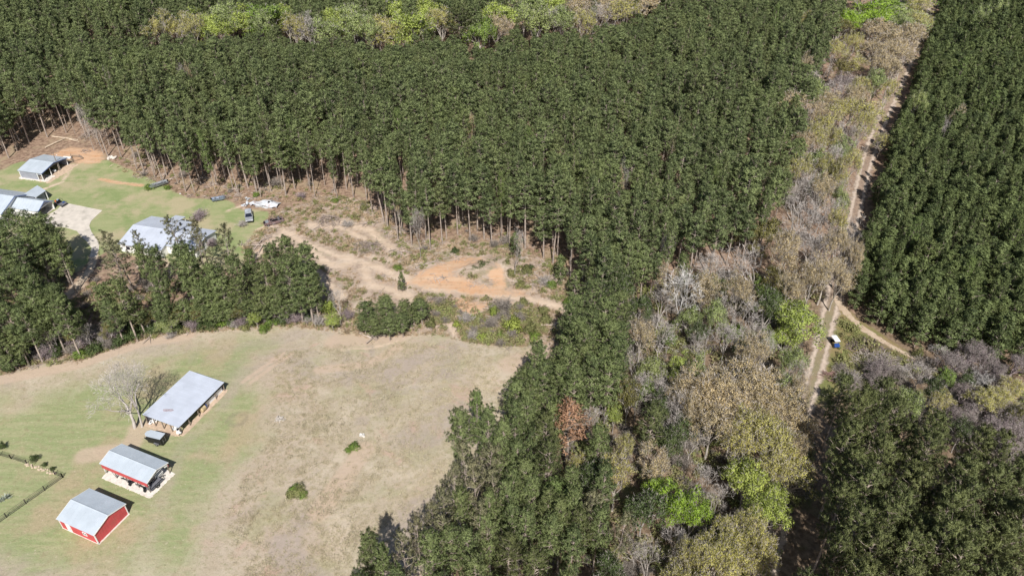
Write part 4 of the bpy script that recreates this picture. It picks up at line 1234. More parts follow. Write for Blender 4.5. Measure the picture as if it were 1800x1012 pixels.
scatter('loose_sticks', 'stick', [(BRUSH, 700), (FRONT, 350)], (0.5, 1.3), 59, 'loose sticks and slash lying on the cleared ground', 'slash')
scatter('pasture_grass', 'grass', [(DRY, 5200)], (0.4, 0.8), 53, 'short dry grass tufts covering the grazed field', 'grass', holes=BUILT, clump=0.3)
scatter('undergrowth', 'twigstuff', [(WOODS_ALL, 500), (RIGHT_SCRUB, 240), (BELT, 120), (BANK, 40), (FRONT, 50)], (0.4, 0.95), 47, 'grey leafless undergrowth filling the floor of the woods', 'undergrowth')

# ------------------------------------------------------------------ buildings, vehicles, fences, small things
M_ROOF = mat('pale_metal_roof', (0.47, 0.52, 0.57), 0.42, 0.08, 0.5, var=0.06, scale=0.5, dirt=(0.52, 0.56, 0.62), dirtscale=0.3)
M_ROOFG = mat('grey_metal_roof', (0.50, 0.535, 0.61), 0.45, 0.05, 0.5, var=0.07, scale=0.4, dirt=(0.50, 0.53, 0.60), dirtscale=0.25)
M_RED = mat('red_siding', (0.54, 0.085, 0.09), 0.6, var=0.10, scale=0.8, dirt=(0.46, 0.10, 0.095), dirtscale=0.5)
M_WHITE = mat('white_trim', (0.80, 0.79, 0.77), 0.6, var=0.06, scale=2)
M_GREY = mat('grey_siding', (0.30, 0.31, 0.36), 0.6, var=0.08, scale=1.2)
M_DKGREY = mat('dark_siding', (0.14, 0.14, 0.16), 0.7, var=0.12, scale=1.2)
M_BLUE = mat('blue_fascia', (0.10, 0.16, 0.38), 0.5, var=0.1)
M_WOOD = mat('weathered_post', (0.23, 0.19, 0.155), 0.9, var=0.25, scale=3)
M_DARKWOOD = mat('dark_timber', (0.05, 0.045, 0.04), 0.9, var=0.3, scale=3)
M_BLACK = mat('black_paint', (0.012, 0.012, 0.016), 0.4, 0, 0.5, var=0.2)
M_TYRE = mat('tyre_rubber', (0.018, 0.018, 0.018), 0.9, var=0.2)
M_STEEL = mat('dull_steel', (0.32, 0.32, 0.34), 0.45, 0.6, 0.5, var=0.2)
M_GLASS = mat('dark_glass', (0.012, 0.016, 0.028), 0.08, 0, 0.6, var=0.1)
M_BODY = mat('faded_grey_paint', (0.30, 0.315, 0.34), 0.35, 0.1, 0.5, var=0.12, scale=1.5)
M_WPAINT = mat('white_paint', (0.78, 0.79, 0.80), 0.35, 0, 0.5, var=0.06, dirt=(0.6, 0.58, 0.55), dirtscale=1.2)
M_RUST = mat('rusted_paint', (0.19, 0.125, 0.12), 0.8, 0.1, 0.3, var=0.4, scale=2.2, dirt=(0.34, 0.30, 0.30), dirtscale=1.2)
M_BLUEP = mat('blue_paint', (0.03, 0.085, 0.30), 0.35, 0, 0.5, var=0.15)
M_YELLOW = mat('yellow_cloth', (0.55, 0.46, 0.22), 0.8, var=0.12)
M_ORANGEP = mat('orange_paint', (0.62, 0.16, 0.03), 0.4, 0, 0.5, var=0.12)
M_TARP = mat('white_sheet_metal', (0.62, 0.65, 0.69), 0.5, 0, 0.4, var=0.1, scale=1.2, dirt=(0.38, 0.24, 0.20), dirtscale=0.9)
M_SLAB = mat('white_gravel_pad', (0.66, 0.61, 0.55), 0.95, var=0.12, scale=2.0, dirt=(0.50, 0.42, 0.35), dirtscale=0.7)
M_LOG = mat('grey_log', (0.30, 0.25, 0.21), 0.95, var=0.3, scale=1.5)
M_LOGT = mat('stripped_log', (0.46, 0.37, 0.28), 0.95, var=0.25, scale=1.5)
M_STICK = mat('dry_sticks', (0.33, 0.27, 0.235), 0.95, var=0.35, scale=1.0)
M_HAY = mat('old_hay', (0.46, 0.36, 0.22), 0.95, var=0.25, scale=3)
M_ALU = mat('dull_boat_paint', (0.25, 0.265, 0.28), 0.5, 0.1, 0.4, var=0.18, scale=1.5)
M_STONE = mat('edging_stone', (0.50, 0.40, 0.30), 0.9, var=0.25, scale=3)


def roof_sheet(b, p, th=0.06, ribs=0.9):
    """one roof plane p = eave0, eave1, ridge1, ridge0 with standing ribs down the slope"""
    p = [Vector(q) for q in p]
    n = (p[1] - p[0]).cross(p[3] - p[0]).normalized()
    if n.z < 0: n = -n
    b.poly([q + n * th for q in p] + p, [(0, 1, 2, 3), (7, 6, 5, 4), (0, 4, 5, 1), (1, 5, 6, 2), (2, 6, 7, 3), (3, 7, 4, 0)])
    k = max(2, int((p[1] - p[0]).length / ribs))
    for i in range(k + 1):
        u = (i + 0.06) / (k + 0.12)
        a, c = p[0].lerp(p[1], u) + n * (th + 0.012), p[3].lerp(p[2], u) + n * (th + 0.012)
        b.bar(a, c, 0.03, 0.016)


def gable_roof(parent, L, Wd, ze, zr, oe=0.15, os=0.2, m=M_ROOF, x0=None, x1=None, trim=True, name='roof', tm=None):
    x0 = -L / 2 - oe if x0 is None else x0
    x1 = L / 2 + oe if x1 is None else x1
    s = (zr - ze) / (Wd / 2)
    y, z = Wd / 2 + os, ze - s * os
    b = MB()
    roof_sheet(b, [(x0, -y, z), (x1, -y, z), (x1, -0.003, zr), (x0, -0.003, zr)])
    roof_sheet(b, [(x0, y, z), (x1, y, z), (x1, 0.003, zr), (x0, 0.003, zr)])
    r = b.build(name, m, parent)
    c = MB()
    c.prism([(-0.16, zr + 0.035), (0, zr + 0.12), (0.16, zr + 0.035), (0, zr + 0.09)], x0 - 0.01, x1 + 0.01)
    c.build('ridge_cap', m, r)
    if trim:
        t = MB()
        for x in (x0 - 0.03, x1 + 0.03):
            for sg in (-1, 1):
                t.bar((x, sg * y, z - 0.03), (x, sg * 0.02, zr - 0.03), 0.05, 0.16)
        t.build('fascia', tm or M_WHITE, r)
    return r


def pent(Wd, ze, zr, z0=0.0):
    return [(-Wd / 2, z0), (Wd / 2, z0), (Wd / 2, ze), (0, zr), (-Wd / 2, ze)]


def siding_ribs(b, x0, x1, y, z0, z1, step=0.45, along='x'):
    n = int(abs(x1 - x0) / step)
    for i in range(1, n):
        u = x0 + (x1 - x0) * i / n
        b.box((u, y, (z0 + z1) / 2) if along == 'x' else (y, u, (z0 + z1) / 2), (0.03, 0.03, z1 - z0 - 0.05))


# ---- red barn
def red_barn():
    t = empty('red_barn', (-65.32, 74.46, 0), R(-23), 'closed red metal barn with pale gable roof, white door and small white window', 'barn')
    L, Wd, ze, zr = 7.35, 6.0, 2.35, 3.25
    b = MB().prism(pent(Wd, ze, zr, 0.0), -L / 2, L / 2)
    siding_ribs(b, -L / 2, L / 2, -Wd / 2, 0, ze); siding_ribs(b, -L / 2, L / 2, Wd / 2, 0, ze)
    siding_ribs(b, -Wd / 2, Wd / 2, L / 2, 0, ze, along='y'); siding_ribs(b, -Wd / 2, Wd / 2, -L / 2, 0, ze, along='y')
    b.build('wall', M_RED, t)
    gable_roof(t, L, Wd, ze, zr)
    for sx in (-1, 1):
        for sy in (-1, 1):
            MB().box((sx * (L / 2 - 0.02), sy * (Wd / 2 + 0.02), ze / 2), (0.13, 0.06, ze)).box((sx * (L / 2 + 0.02), sy * (Wd / 2 - 0.04), ze / 2), (0.06, 0.12, ze)).build('corner_trim', M_WHITE, t)
    d = MB().box((-1.95, -Wd / 2 - 0.03, 1.02), (0.95, 0.08, 2.0)).build('door', M_WHITE, t)
    MB().box((-1.6, -Wd / 2 - 0.09, 1.0), (0.06, 0.06, 0.16)).build('handle', M_STEEL, d)
    w = MB()
    for z in (0.95, 1.55): w.box((1.45, -Wd / 2 - 0.035, z), (0.85, 0.07, 0.09))
    for x in (1.065, 1.45, 1.835): w.box((x, -Wd / 2 - 0.036, 1.25), (0.08, 0.07, 0.5))
    w = w.build('window', M_WHITE, t)
    MB().box((1.45, -Wd / 2 - 0.015, 1.25), (0.7, 0.04, 0.5)).build('pane', M_GLASS, w)
    MB().box((0, -Wd / 2 + 0.1, 0.02), (L + 0.2, 0.36, 0.06)).box((L / 2 + 0.05, 0, 0.02), (0.4, Wd + 0.1, 0.06)).build('footing', M_SLAB, t)


red_barn()


def open_shed():
    t = empty('open_shed', (-62.42, 83.85, 0), R(-23.6), 'open-sided shed with red upper side panel and pale gable roof on a white gravel pad', 'shed')
    L, Wd, ze, zr = 9.9, 4.5, 2.6, 3.3
    gable_roof(t, L, Wd, ze, zr, 0.15, 0.12)
    for sg in (-1,):
        b = MB().box((0, sg * (Wd / 2 + 0.03), 2.05), (L, 0.06, 1.0))
        siding_ribs(b, -L / 2, L / 2, sg * (Wd / 2 + 0.06), 1.6, 2.5)
        b.build('side_panel', M_RED, t)
    MB().box((0, Wd / 2, 2.12), (L, 0.06, 0.86)).build('side_panel', M_RED, t)
    MB().prism([(-Wd / 2, 1.75), (Wd / 2, 1.75), (Wd / 2, ze), (0, zr - 0.02), (-Wd / 2, ze)], -L / 2, -L / 2 + 0.06).build('gable_panel', M_RED, t)
    tr = MB()
    x = L / 2 - 0.1
    tr.bar((x, -Wd / 2, ze - 0.1), (x, Wd / 2, ze - 0.1), 0.1, 0.14); tr.bar((x, 0, ze - 0.1), (x, 0, zr - 0.05), 0.08)
    tr.bar((x, -Wd / 4, ze - 0.1), (x, 0, zr - 0.1), 0.08); tr.bar((x, Wd / 4, ze - 0.1), (x, 0, zr - 0.1), 0.08)
    tr.build('gable_truss', M_WHITE, t)
    MB().prism([(-Wd / 2 + 0.1, ze - 0.05), (-Wd / 2 + 1.1, ze - 0.05), (-Wd / 2 + 1.1, ze + 0.28)], L / 2 - 0.04, L / 2).build('gable_board', M_GREY, t)
    MB().prism([(Wd / 2 - 0.1, 1.9), (Wd / 2 - 0.1, ze - 0.02), (Wd / 2 - 0.9, ze + 0.1), (Wd / 2 - 0.7, 2.0)], L / 2 - 0.04, L / 2).build('gable_board', M_WHITE, t)
    for i in range(5):
        for sg in (-1, 1):
            u = -L / 2 + 0.1 + i * (L - 0.2) / 4
            MB().box((u, sg * (Wd / 2 - 0.1), 1.27), (0.12, 0.12, 2.6)).build('post', M_WOOD if i else M_WHITE, t)
    br = MB()
    for i in range(4):
        u0, u1 = -L / 2 + 0.1 + i * (L - 0.2) / 4, -L / 2 + 0.1 + (i + 1) * (L - 0.2) / 4
        br.bar((u0, -Wd / 2 + 0.02, 0.3), (u0 + 0.7, -Wd / 2 + 0.02, 1.7), 0.06); br.bar((u1, -Wd / 2 + 0.02, 0.3), (u1 - 0.7, -Wd / 2 + 0.02, 1.7), 0.06)
    br.build('brace', M_STEEL, t)


open_shed()
import bmesh


def blob_pad(name, x, y, lx, ly, rz, m, z=0.05, seed=1, jag=0.35, kind='structure'):
    r = random.Random(seed)
    pts = []
    for k in range(160):
        a = k / 160 * 6.2832
        c, s = math.cos(a), math.sin(a)
        q = 1 / max(abs(c) / (lx / 2), abs(s) / (ly / 2))
        q += r.uniform(-jag, jag)
        pts.append((c * q, s * q))
    b = MB()
    n = len(pts)
    b.poly([(p[0], p[1], 0) for p in pts] + [(p[0] * 1.03, p[1] * 1.03, -z - 0.1) for p in pts] + [(0, 0, 0)],
           [(i, (i + 1) % n, 2 * n) for i in range(n)] + [(i, n + i, n + (i + 1) % n, (i + 1) % n) for i in range(n)])
    o = b.build(name, m)
    o.location = (x, y, z)
    o.rotation_euler = (0, 0, rz)
    return tag(o, kind=kind)


blob_pad('gravel_pad', -62.25, 83.4, 10.6, 5.6, R(-23.6), M_SLAB, 0.045, 3, 0.12)
blob_pad('shed_apron', -131.9, 188.0, 9.0, 3.6, R(-12), M_SLAB, 0.05, 4, 0.35)
blob_pad('shed_apron', -127.0, 190.8, 3.6, 11.5, R(-15), mat('pale_dirt', (0.50, 0.38, 0.28), 0.95, var=0.15, scale=1.5), 0.04, 5, 0.4)
blob_pad('shed_strip', -56.0, 98.1, 12.0, 1.1, R(68.6), mat('pale_dirt', (0.50, 0.38, 0.28)), 0.03, 6, 0.35)
blob_pad('shed_strip', -62.0, 94.1, 1.6, 7.4, R(68.6), mat('pale_dirt', (0.50, 0.38, 0.28)), 0.03, 7, 0.3)


def on(rootloc, rz, x, y):
    c, s = math.cos(rz), math.sin(rz)
    return rootloc[0] + x * c - y * s, rootloc[1] + x * s + y * c


SHED = ((-62.42, 83.85), R(-23.6))


def wheel(b, c, r, w, axis='y', n=14):
    d = Vector((0, w / 2, 0)) if axis == 'y' else Vector((w / 2, 0, 0))
    return b.tube([Vector(c) - d, Vector(c) - d * 0.8, Vector(c) + d * 0.8, Vector(c) + d], [r * 0.82, r, r, r * 0.82], n)


def wheels(parent, xs, y, r, w, rim=M_STEEL):
    for x in xs:
        for sg in (-1, 1):
            o = wheel(MB(), (x, sg * y, r), r, w).build('wheel', M_TYRE, parent)
            wheel(MB(), (x, sg * (y + w * 0.1), r), r * 0.5, w).build('hub', rim, o)


def farm_bits():
    # implements kept under the open shed
    p = on(*SHED, 4.6, -0.9)
    t = empty('utility_trailer', (*p, 0.05), R(66), 'low dark utility trailer poking out of the open shed gable end', 'trailer')
    MB().box((0, 0, 0.5), (2.6, 1.2, 0.1)).build('deck', M_DKGREY, t)
    s = MB()
    for y in (-0.6, 0.6): s.bar((-1.3, y, 0.85), (1.3, y, 0.85), 0.06)
    for x in (-1.3, -0.4, 0.45, 1.3):
        for y in (-0.6, 0.6): s.bar((x, y, 0.5), (x, y, 0.86), 0.05)
    s.build('side_rail', M_BLACK, t)
    MB().bar((1.3, 0.4, 0.45), (2.2, 0, 0.4), 0.08).bar((1.3, -0.4, 0.45), (2.2, 0, 0.4), 0.08).build('drawbar', M_BLACK, t)
    wheels(t, (0.0,), 0.68, 0.3, 0.18)
    p = on(*SHED, 4.0, 0.7)
    t = empty('white_sheet_rack', (*p, 0.05), R(-23.6), 'leaning white sheets on a rack inside the open gable end', 'rack')
    MB().box((0, 0, 0.75), (0.08, 1.5, 1.3), ry=R(18)).box((0.25, 0.1, 0.7), (0.06, 1.2, 1.1), ry=R(20)).build('sheet', M_WPAINT, t)
    MB().bar((-0.4, -0.7, 0), (0.1, -0.7, 1.3), 0.07).bar((-0.4, 0.7, 0), (0.1, 0.7, 1.3), 0.07).bar((-0.4, -0.7, 0.1), (-0.4, 0.7, 0.1), 0.07).build('frame', M_STEEL, t)
    for i, (u, lab) in enumerate(((-0.3, 'long dark hay rake tongue under the red panel, nearer the middle'), (2.9, 'long dark drawbar implement under the red panel, nearer the right end'))):
        p = on(*SHED, u, -2.15)
        t = empty('farm_implement', (*p, 0.05), R(-24), lab, 'implement', 'implements along the red shed front')
        MB().bar((-1.3, 0.1, 0.35), (0.9, 0, 0.5), 0.1).build('drawbar', M_BLACK, t)
        MB().box((0.95, 0, 0.45), (0.5, 0.5, 0.35)).bar((0.7, -0.35, 0.1), (1.0, -0.1, 0.6), 0.07).bar((0.7, 0.35, 0.1), (1.0, 0.1, 0.6), 0.07).build('frame', M_BLACK, t)
        wheel(MB(), (1.05, 0.36, 0.25), 0.25, 0.14).build('wheel', M_TYRE, t)
        wheel(MB(), (1.05, -0.36, 0.25), 0.25, 0.14).build('wheel', M_TYRE, t)
        MB().bar((-1.25, 0.1, 0.0), (-1.25, 0.1, 0.4), 0.07).build('jack_stand', M_STEEL, t)


farm_bits()


def pole_shed():
    a = R(68.6)
    t = empty('pole_shed', (-59.6, 99.4, 0), a, 'long open pole shed with one flat pale grey metal roof and a dark stain', 'shed')
    L, Wd = 12.3, 7.95
    zE, zW = 2.02, 2.30                      # local -y is the open right-hand side
    b = MB()
    roof_sheet(b, [(-L / 2, -Wd / 2, zE), (L / 2, -Wd / 2, zE), (L / 2, Wd / 2, zW), (-L / 2, Wd / 2, zW)], 0.05, 0.95)
    r = b.build('roof', M_ROOFG, t)
    # torn patch in the sheeting, a thin rusty plate lapped over the roof
    n = Vector((0, zW - zE, Wd)).normalized()
    pts = [(-4.1, 1.15), (-3.7, 1.5), (-3.3, 0.6), (-3.05, 0.0), (-3.2, -0.5), (-3.6, -0.15), (-3.75, 0.3), (-3.95, 0.6)]
    zz = lambda y: zE + (zW - zE) * (y + Wd / 2) / Wd + 0.085
    MB().poly([(p[0], p[1], zz(p[1])) for p in pts] + [(p[0], p[1], zz(p[1]) - 0.015) for p in pts],
              [tuple(range(8))[::-1], tuple(range(8, 16))] + [(i, (i + 1) % 8, 8 + (i + 1) % 8, 8 + i) for i in range(8)]).build('rust_patch', mat('rust_patch', (0.36, 0.31, 0.34), 0.8, var=0.2, scale=3), r)
    f = MB()
    f.box((0, -Wd / 2 + 0.06, zE - 0.1), (L - 0.02, 0.06, 0.18)).box((0, Wd / 2 - 0.06, zW - 0.1), (L - 0.02, 0.06, 0.18))
    for i in range(7): f.box((-L / 2 + 0.2 + i * (L - 0.4) / 6, 0, (zE + zW) / 2 - 0.09), (0.07, Wd - 0.3, 0.12), rx=math.atan((zW - zE) / Wd))
    f.build('rafters', M_DARKWOOD, t)
    for i in range(6):
        u = -L / 2 + 0.25 + i * (L - 0.5) / 5
        MB().box((u, -Wd / 2 + 0.25, zE / 2), (0.14, 0.14, zE)).build('post', M_WOOD, t)
        MB().box((u, Wd / 2 - 0.25, zW / 2), (0.14, 0.14, zW)).build('post', M_WOOD, t)
    for j in range(1, 4):
        y = -Wd / 2 + 0.25 + j * (Wd - 0.5) / 4
        MB().box((-L / 2 + 0.22, y, 1.05), (0.14, 0.14, 2.05)).build('post', M_WOOD, t)
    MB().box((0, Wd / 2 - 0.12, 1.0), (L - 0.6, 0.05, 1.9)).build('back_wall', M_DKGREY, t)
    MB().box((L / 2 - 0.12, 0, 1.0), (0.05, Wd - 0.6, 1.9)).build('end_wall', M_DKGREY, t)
    b = MB().box((3.4, -Wd / 2 + 0.6, 0.5), (4.6, 0.08, 1.0))
    b.build('low_wall', M_WPAINT, t)
    P0 = ((-59.6, 99.4), a)
    p = on(*P0, 0.9, -3.5)
    d = empty('blue_barrel', (*p, 0), 0, 'blue plastic barrel standing at the open side of the long pole shed', 'barrel')
    MB().tube([(0, 0, 0), (0, 0, 0.1), (0, 0, 0.45), (0, 0, 0.8), (0, 0, 0.9)], [0.27, 0.3, 0.32, 0.3, 0.27], 14).build('body', M_BLUEP, d)
    MB().tube([(0.12, 0, 0.9), (0.12, 0, 0.94)], 0.05, 8).build('cap', M_BLACK, d)
    for k, (u, v, lab) in enumerate(((0.2, -3.4, 'round hay bale inside the pole shed, left of the blue barrel'), (2.0, -2.4, 'round hay bale inside the pole shed behind the low white wall'))):
        p = on(*P0, u, v)
        o = MB().tube([(-0.55, 0, 0.6), (-0.45, 0, 0.6), (0.45, 0, 0.6), (0.55, 0, 0.6)], [0.52, 0.6, 0.6, 0.52], 18).build('hay_bale', M_HAY)
        o.location = (*p, 0); o.rotation_euler = (0, 0, a + k)
        tag(o, lab, 'hay bale', 'hay bales under the pole shed')
    for k, (u, v, sc, lab) in enumerate(((-5.5, 3.0, 1.0, 'pale feed sacks piled at the left corner of the pole shed'), (-5.6, -3.0, 1.1, 'pale feed sacks piled at the front corner of the pole shed'), (-5.4, -1.7, .7, 'small pile of feed sacks between the end posts of the pole shed'))):
        p = on(*P0, u, v)
        o = MB()
        for q in range(7):
            rr = random.Random(k * 9 + q)
            o.box((rr.uniform(-.3, .3), rr.uniform(-.4, .4), 0.12 + 0.2 * (q // 3)), (0.7, 0.42, 0.2), rz=rr.uniform(0, 3))
        o = o.build('feed_sacks', M_WPAINT); o.location = (*p, 0); o.scale = (sc,) * 3
        tag(o, lab, 'sacks', 'feed sacks under the pole shed')


pole_shed()


def cargo_trailer():
    t = empty('cargo_trailer', (-61.75, 90.72, 0), R(-16), 'small black enclosed cargo trailer with pale roof beside the pole shed', 'trailer')
    L, Wd = 3.1, 1.42
    MB().prism([(-L / 2 - 0.25, -0.3), (-L / 2 - 0.25, 0.3), (-L / 2 + 0.25, Wd / 2), (L / 2, Wd / 2), (L / 2, -Wd / 2), (-L / 2 + 0.25, -Wd / 2)], 0.38, 1.92, 'z').build('body', M_BLACK, t)
    MB().prism([(-L / 2 - 0.27, -0.31), (-L / 2 - 0.27, 0.31), (-L / 2 + 0.24, Wd / 2 + 0.03), (L / 2 + 0.03, Wd / 2 + 0.03), (L / 2 + 0.03, -Wd / 2 - 0.03), (-L / 2 + 0.24, -Wd / 2 - 0.03)], 1.92, 1.99, 'z').build('roof', M_ROOF, t)
    d = MB().box((L / 2 + 0.02, 0, 1.1), (0.05, 1.2, 1.35)).build('rear_door', M_BLACK, t)
    MB().bar((L / 2 + 0.06, -0.3, 0.6), (L / 2 + 0.06, -0.3, 1.6), 0.035).bar((L / 2 + 0.06, 0.3, 0.6), (L / 2 + 0.06, 0.3, 1.6), 0.035).box((L / 2 + 0.07, -0.2, 1.0), (0.05, 0.25, 0.06)).build('lock_bar', M_STEEL, d)
    for sg in (-1, 1):
        MB().box((0.45, sg * (Wd / 2 + 0.1), 0.66), (0.95, 0.2, 0.06)).box((0.02, sg * (Wd / 2 + 0.1), 0.5), (0.06, 0.2, 0.3)).box((0.9, sg * (Wd / 2 + 0.1), 0.5), (0.06, 0.2, 0.3)).build('fender', M_STEEL, t)
        o = wheel(MB(), (0.45, sg * (Wd / 2 + 0.06), 0.3), 0.3, 0.18).build('wheel', M_TYRE, t)
        wheel(MB(), (0.45, sg * (Wd / 2 + 0.08), 0.3), 0.16, 0.18).build('hub', M_STEEL, o)
    MB().bar((-L / 2, 0.4, 0.36), (-L / 2 - 1.1, 0, 0.36), 0.08).bar((-L / 2, -0.4, 0.36), (-L / 2 - 1.1, 0, 0.36), 0.08).build('drawbar', M_BLACK, t)
    MB().tube([(-L / 2 - 0.95, 0, 0), (-L / 2 - 0.95, 0, 0.65)], 0.04, 8).build('jack', M_STEEL, t)


cargo_trailer()


def grey_barn():
    t = empty('grey_barn', (-131.3, 191.6, 0), R(-14.5), 'grey metal barn with pale gable roof and a black open front at far left', 'barn')
    L, Wd, ze, zr = 7.3, 9.7, 2.25, 3.15
    gable_roof(t, L, Wd, ze, zr, 0.3, 0.2, M_ROOF, tm=M_BLUE)
    w = MB().box((-L / 2 + 0.04, 0, ze / 2), (0.08, Wd, ze)).box((0.06 - 0.75, -Wd / 2 + 0.04, ze / 2), (L - 1.6, 0.08, ze)).box((0, Wd / 2 - 0.04, ze / 2), (L, 0.08, ze))
    w.box((L / 2 - 0.72, -Wd / 2 + 0.04, ze - 0.3), (1.4, 0.078, 0.6))
    w.prism([(-Wd / 2, ze - 0.02), (Wd / 2, ze - 0.02), (0, zr - 0.05)], -L / 2 + 0.01, -L / 2 + 0.07)
    siding_ribs(w, -L / 2, L / 2 - 1.5, -Wd / 2, 0, ze)
    w.build('wall', M_GREY, t)
    MB().prism([(-Wd / 2, ze - 0.02), (Wd / 2, ze - 0.02), (0, zr - 0.05)], L / 2 - 0.08, L / 2 - 0.02).build('gable_panel', M_DKGREY, t)
    for y in (-Wd / 2 + 0.08, -Wd / 6, Wd / 6, Wd / 2 - 0.08):
        MB().box((L / 2 - 0.1, y, ze / 2), (0.16, 0.16, ze)).build('post', M_WHITE, t)
    MB().box((L / 2 - 1.45, -Wd / 2 + 0.01, ze / 2), (0.14, 0.14, ze)).box((-L / 2, -Wd / 2 - 0.01, ze / 2), (0.16, 0.1, ze)).build('corner_trim', M_WHITE, t)
    MB().box((L / 2 - 0.75, -Wd / 2 + 0.5, 0.62), (1.1, 0.5, 0.9)).build('workbench', M_WOOD, t)
    p = on((-131.3, 191.6), R(-14.5), L / 2 - 1.0, 0.2)
    k = empty('riding_mower', (*p, 0), R(-30), 'small pale riding mower parked in the dark opening of the grey barn', 'mower')
    MB().prism([(-0.7, 0.3), (0.8, 0.3), (0.85, 0.55), (0.75, 0.75), (0.2, 0.8), (0.1, 0.5), (-0.5, 0.5), (-0.7, 0.6)], -0.3, 0.3, 'y').build('body', M_WPAINT, k)
    MB().box((-0.4, 0, 0.7), (0.45, 0.45, 0.12)).box((-0.62, 0, 0.9), (0.1, 0.45, 0.4)).build('seat', M_BLACK, k)
    MB().tube([(0.1, 0, 0.75), (-0.05, 0, 1.0)], 0.03, 6).tube([(-0.07, -0.15, 1.0), (-0.07, 0.15, 1.0)], 0.03, 6).build('steering_wheel', M_BLACK, k)
    wheels(k, (-0.45, 0.55), 0.4, 0.24, 0.18)
    # lumber stack and gate pieces by the barn's far end
    p = G(118, 278)
    o = MB()
    for i in range(8): o.box((0, (i % 4) * 0.25 - 0.4, 0.1 + 0.16 * (i // 4)), (2.6, 0.2, 0.12), rz=(i % 3 - 1) * 0.05)
    o = o.build('lumber_stack', M_WHITE); o.location = p; o.rotation_euler = (0, 0, R(-10)); tag(o, 'pale lumber stacked behind the grey barn corner', 'lumber')
    c = [G(126, 277), G(141, 278), G(146, 281), G(128, 286)]
    t2 = empty('pipe_corral', c[0], 0, 'small rail pen on grass at the right end of the grey barn', 'pen')
    for i in range(4):
        a, b = c[i] - c[0], c[(i + 1) % 4] - c[0]
        rl = MB()
        for z in (0.4, 0.75, 1.1): rl.bar(a + Vector((0, 0, z)), b + Vector((0, 0, z)), 0.06)
        rl.build('rail', M_STEEL if i % 2 else M_WOOD, t2)
        MB().box(a + Vector((0, 0, 0.6)), (0.1, 0.1, 1.2)).build('post', M_WOOD, t2)


grey_barn()


def utility_pole():
    p = G(105, 300)
    t = empty('utility_pole', p, 0, 'weathered utility pole with a small lamp standing before the grey barn', 'pole')
    MB().tube([(0, 0, -0.2), (0, 0, 5.6)], [0.13, 0.09], 10).build('pole', M_WOOD, t)
    a = MB().tube([(0, 0, 4.7), (0.35, 0, 4.95), (0.8, 0, 4.95)], 0.03, 6).build('lamp_arm', M_STEEL, t)
    MB().box((0.88, 0, 4.9), (0.3, 0.16, 0.1)).build('lamp_head', M_WPAINT, a)


utility_pole()


def blue_roof_house():
    t = empty('farmhouse', (-119.0, 168.2, 0), R(-14), 'white-walled house with pale blue metal roofs and an open gabled garage', 'house')
    # garage wing: local x runs out along the ridge, gable faces the drive
    g = gable_roof(t, 9, 5.2, 2.35, 3.7, 0, 0.3, M_ROOF, -8.5, 0.25, tm=M_BLUE, name='garage_roof')
    w = MB()
    for sg in (-1, 1): w.box((-4.2, sg * 2.55, 1.18), (8.2, 0.1, 2.36))
    w.build('garage_wall', M_WHITE, t)
    MB().prism([(-2.6, 2.36), (2.6, 2.36), (0, 3.62)], -0.42, -0.34).build('gable_panel', M_GREY, t)
    MB().box((-0.25, -2.5, 1.18), (0.22, 0.22, 2.36)).box((-0.25, 2.5, 1.18), (0.22, 0.22, 2.36)).build('garage_post', M_WHITE, t)
    MB().box((-0.3, 0, 2.3), (0.12, 5.2, 0.2)).build('lintel', M_WHITE, t)
    MB().box((-4.5, 0, 0.09), (8.6, 5.0, 0.06)).build('garage_floor', CONC, t)
    # main block
    c = G(20, 345, 4.4)
    lc = Matrix.Rotation(R(14), 3, 'Z') @ (Vector((c.x, c.y, 0)) - Vector((-119.0, 168.2, 0)))
    y0 = lc.y
    b = MB()
    s = (4.5 - 2.4) / 5.2
    for sg in (-1, 1):
        roof_sheet(b, [(-26, y0 + sg * 5.5, 2.28), (-7.6, y0 + sg * 5.5, 2.28), (-7.6, y0 + sg * 0.003, 4.5), (-26, y0 + sg * 0.003, 4.5)])
    r = b.build('roof', M_ROOF, t)
    MB().bar((-7.56, y0 - 5.5, 2.25), (-7.56, y0, 4.47), 0.05, 0.18).bar((-7.56, y0 + 5.5, 2.25), (-7.56, y0, 4.47), 0.05, 0.18).build('fascia', M_BLUE, r)
    MB().prism([(y0 - 5.2, 0), (y0 + 5.2, 0), (y0 + 5.2, 2.38), (y0, 4.4), (y0 - 5.2, 2.38)], -25.6, -8.0).build('wall', M_WHITE, t)
    # porch wing behind the garage
    q = [Vector((*G(*p, z)[:2], z)) for p, z in (((39.3, 343), 3.15), ((64, 347), 2.5), ((80.6, 335.4), 2.5), ((65.6, 326), 3.0))]
    M = Matrix.Rotation(R(14), 3, 'Z')
    q = [M @ (v - Vector((-119.0, 168.2, 0))) for v in q]
    b = MB()
    roof_sheet(b, q, 0.06, 0.8)
    b.build('porch_roof', M_ROOF, t)
    b = MB()
    for v in q[1:3]: b.box((v.x - 0.15, v.y - 0.1, 1.2), (0.16, 0.16, 2.4))
    b.build('porch_post', M_WHITE, t)
    m = [(v.x, v.y) for v in q]
    cx, cy = sum(a for a, _ in m) / 4, sum(a for _, a in m) / 4
    b = MB()
    ins = [Vector(((a - cx) * 0.72 + cx, (c_ - cy) * 0.72 + cy, 0)) for a, c_ in m]
    b.poly([v for v in ins] + [v + Vector((0, 0, 2.35)) for v in ins], [(0, 1, 5, 4), (1, 2, 6, 5), (2, 3, 7, 6), (3, 0, 4, 7)])
    b.build('porch_wall', M_GREY, t)


blue_roof_house()


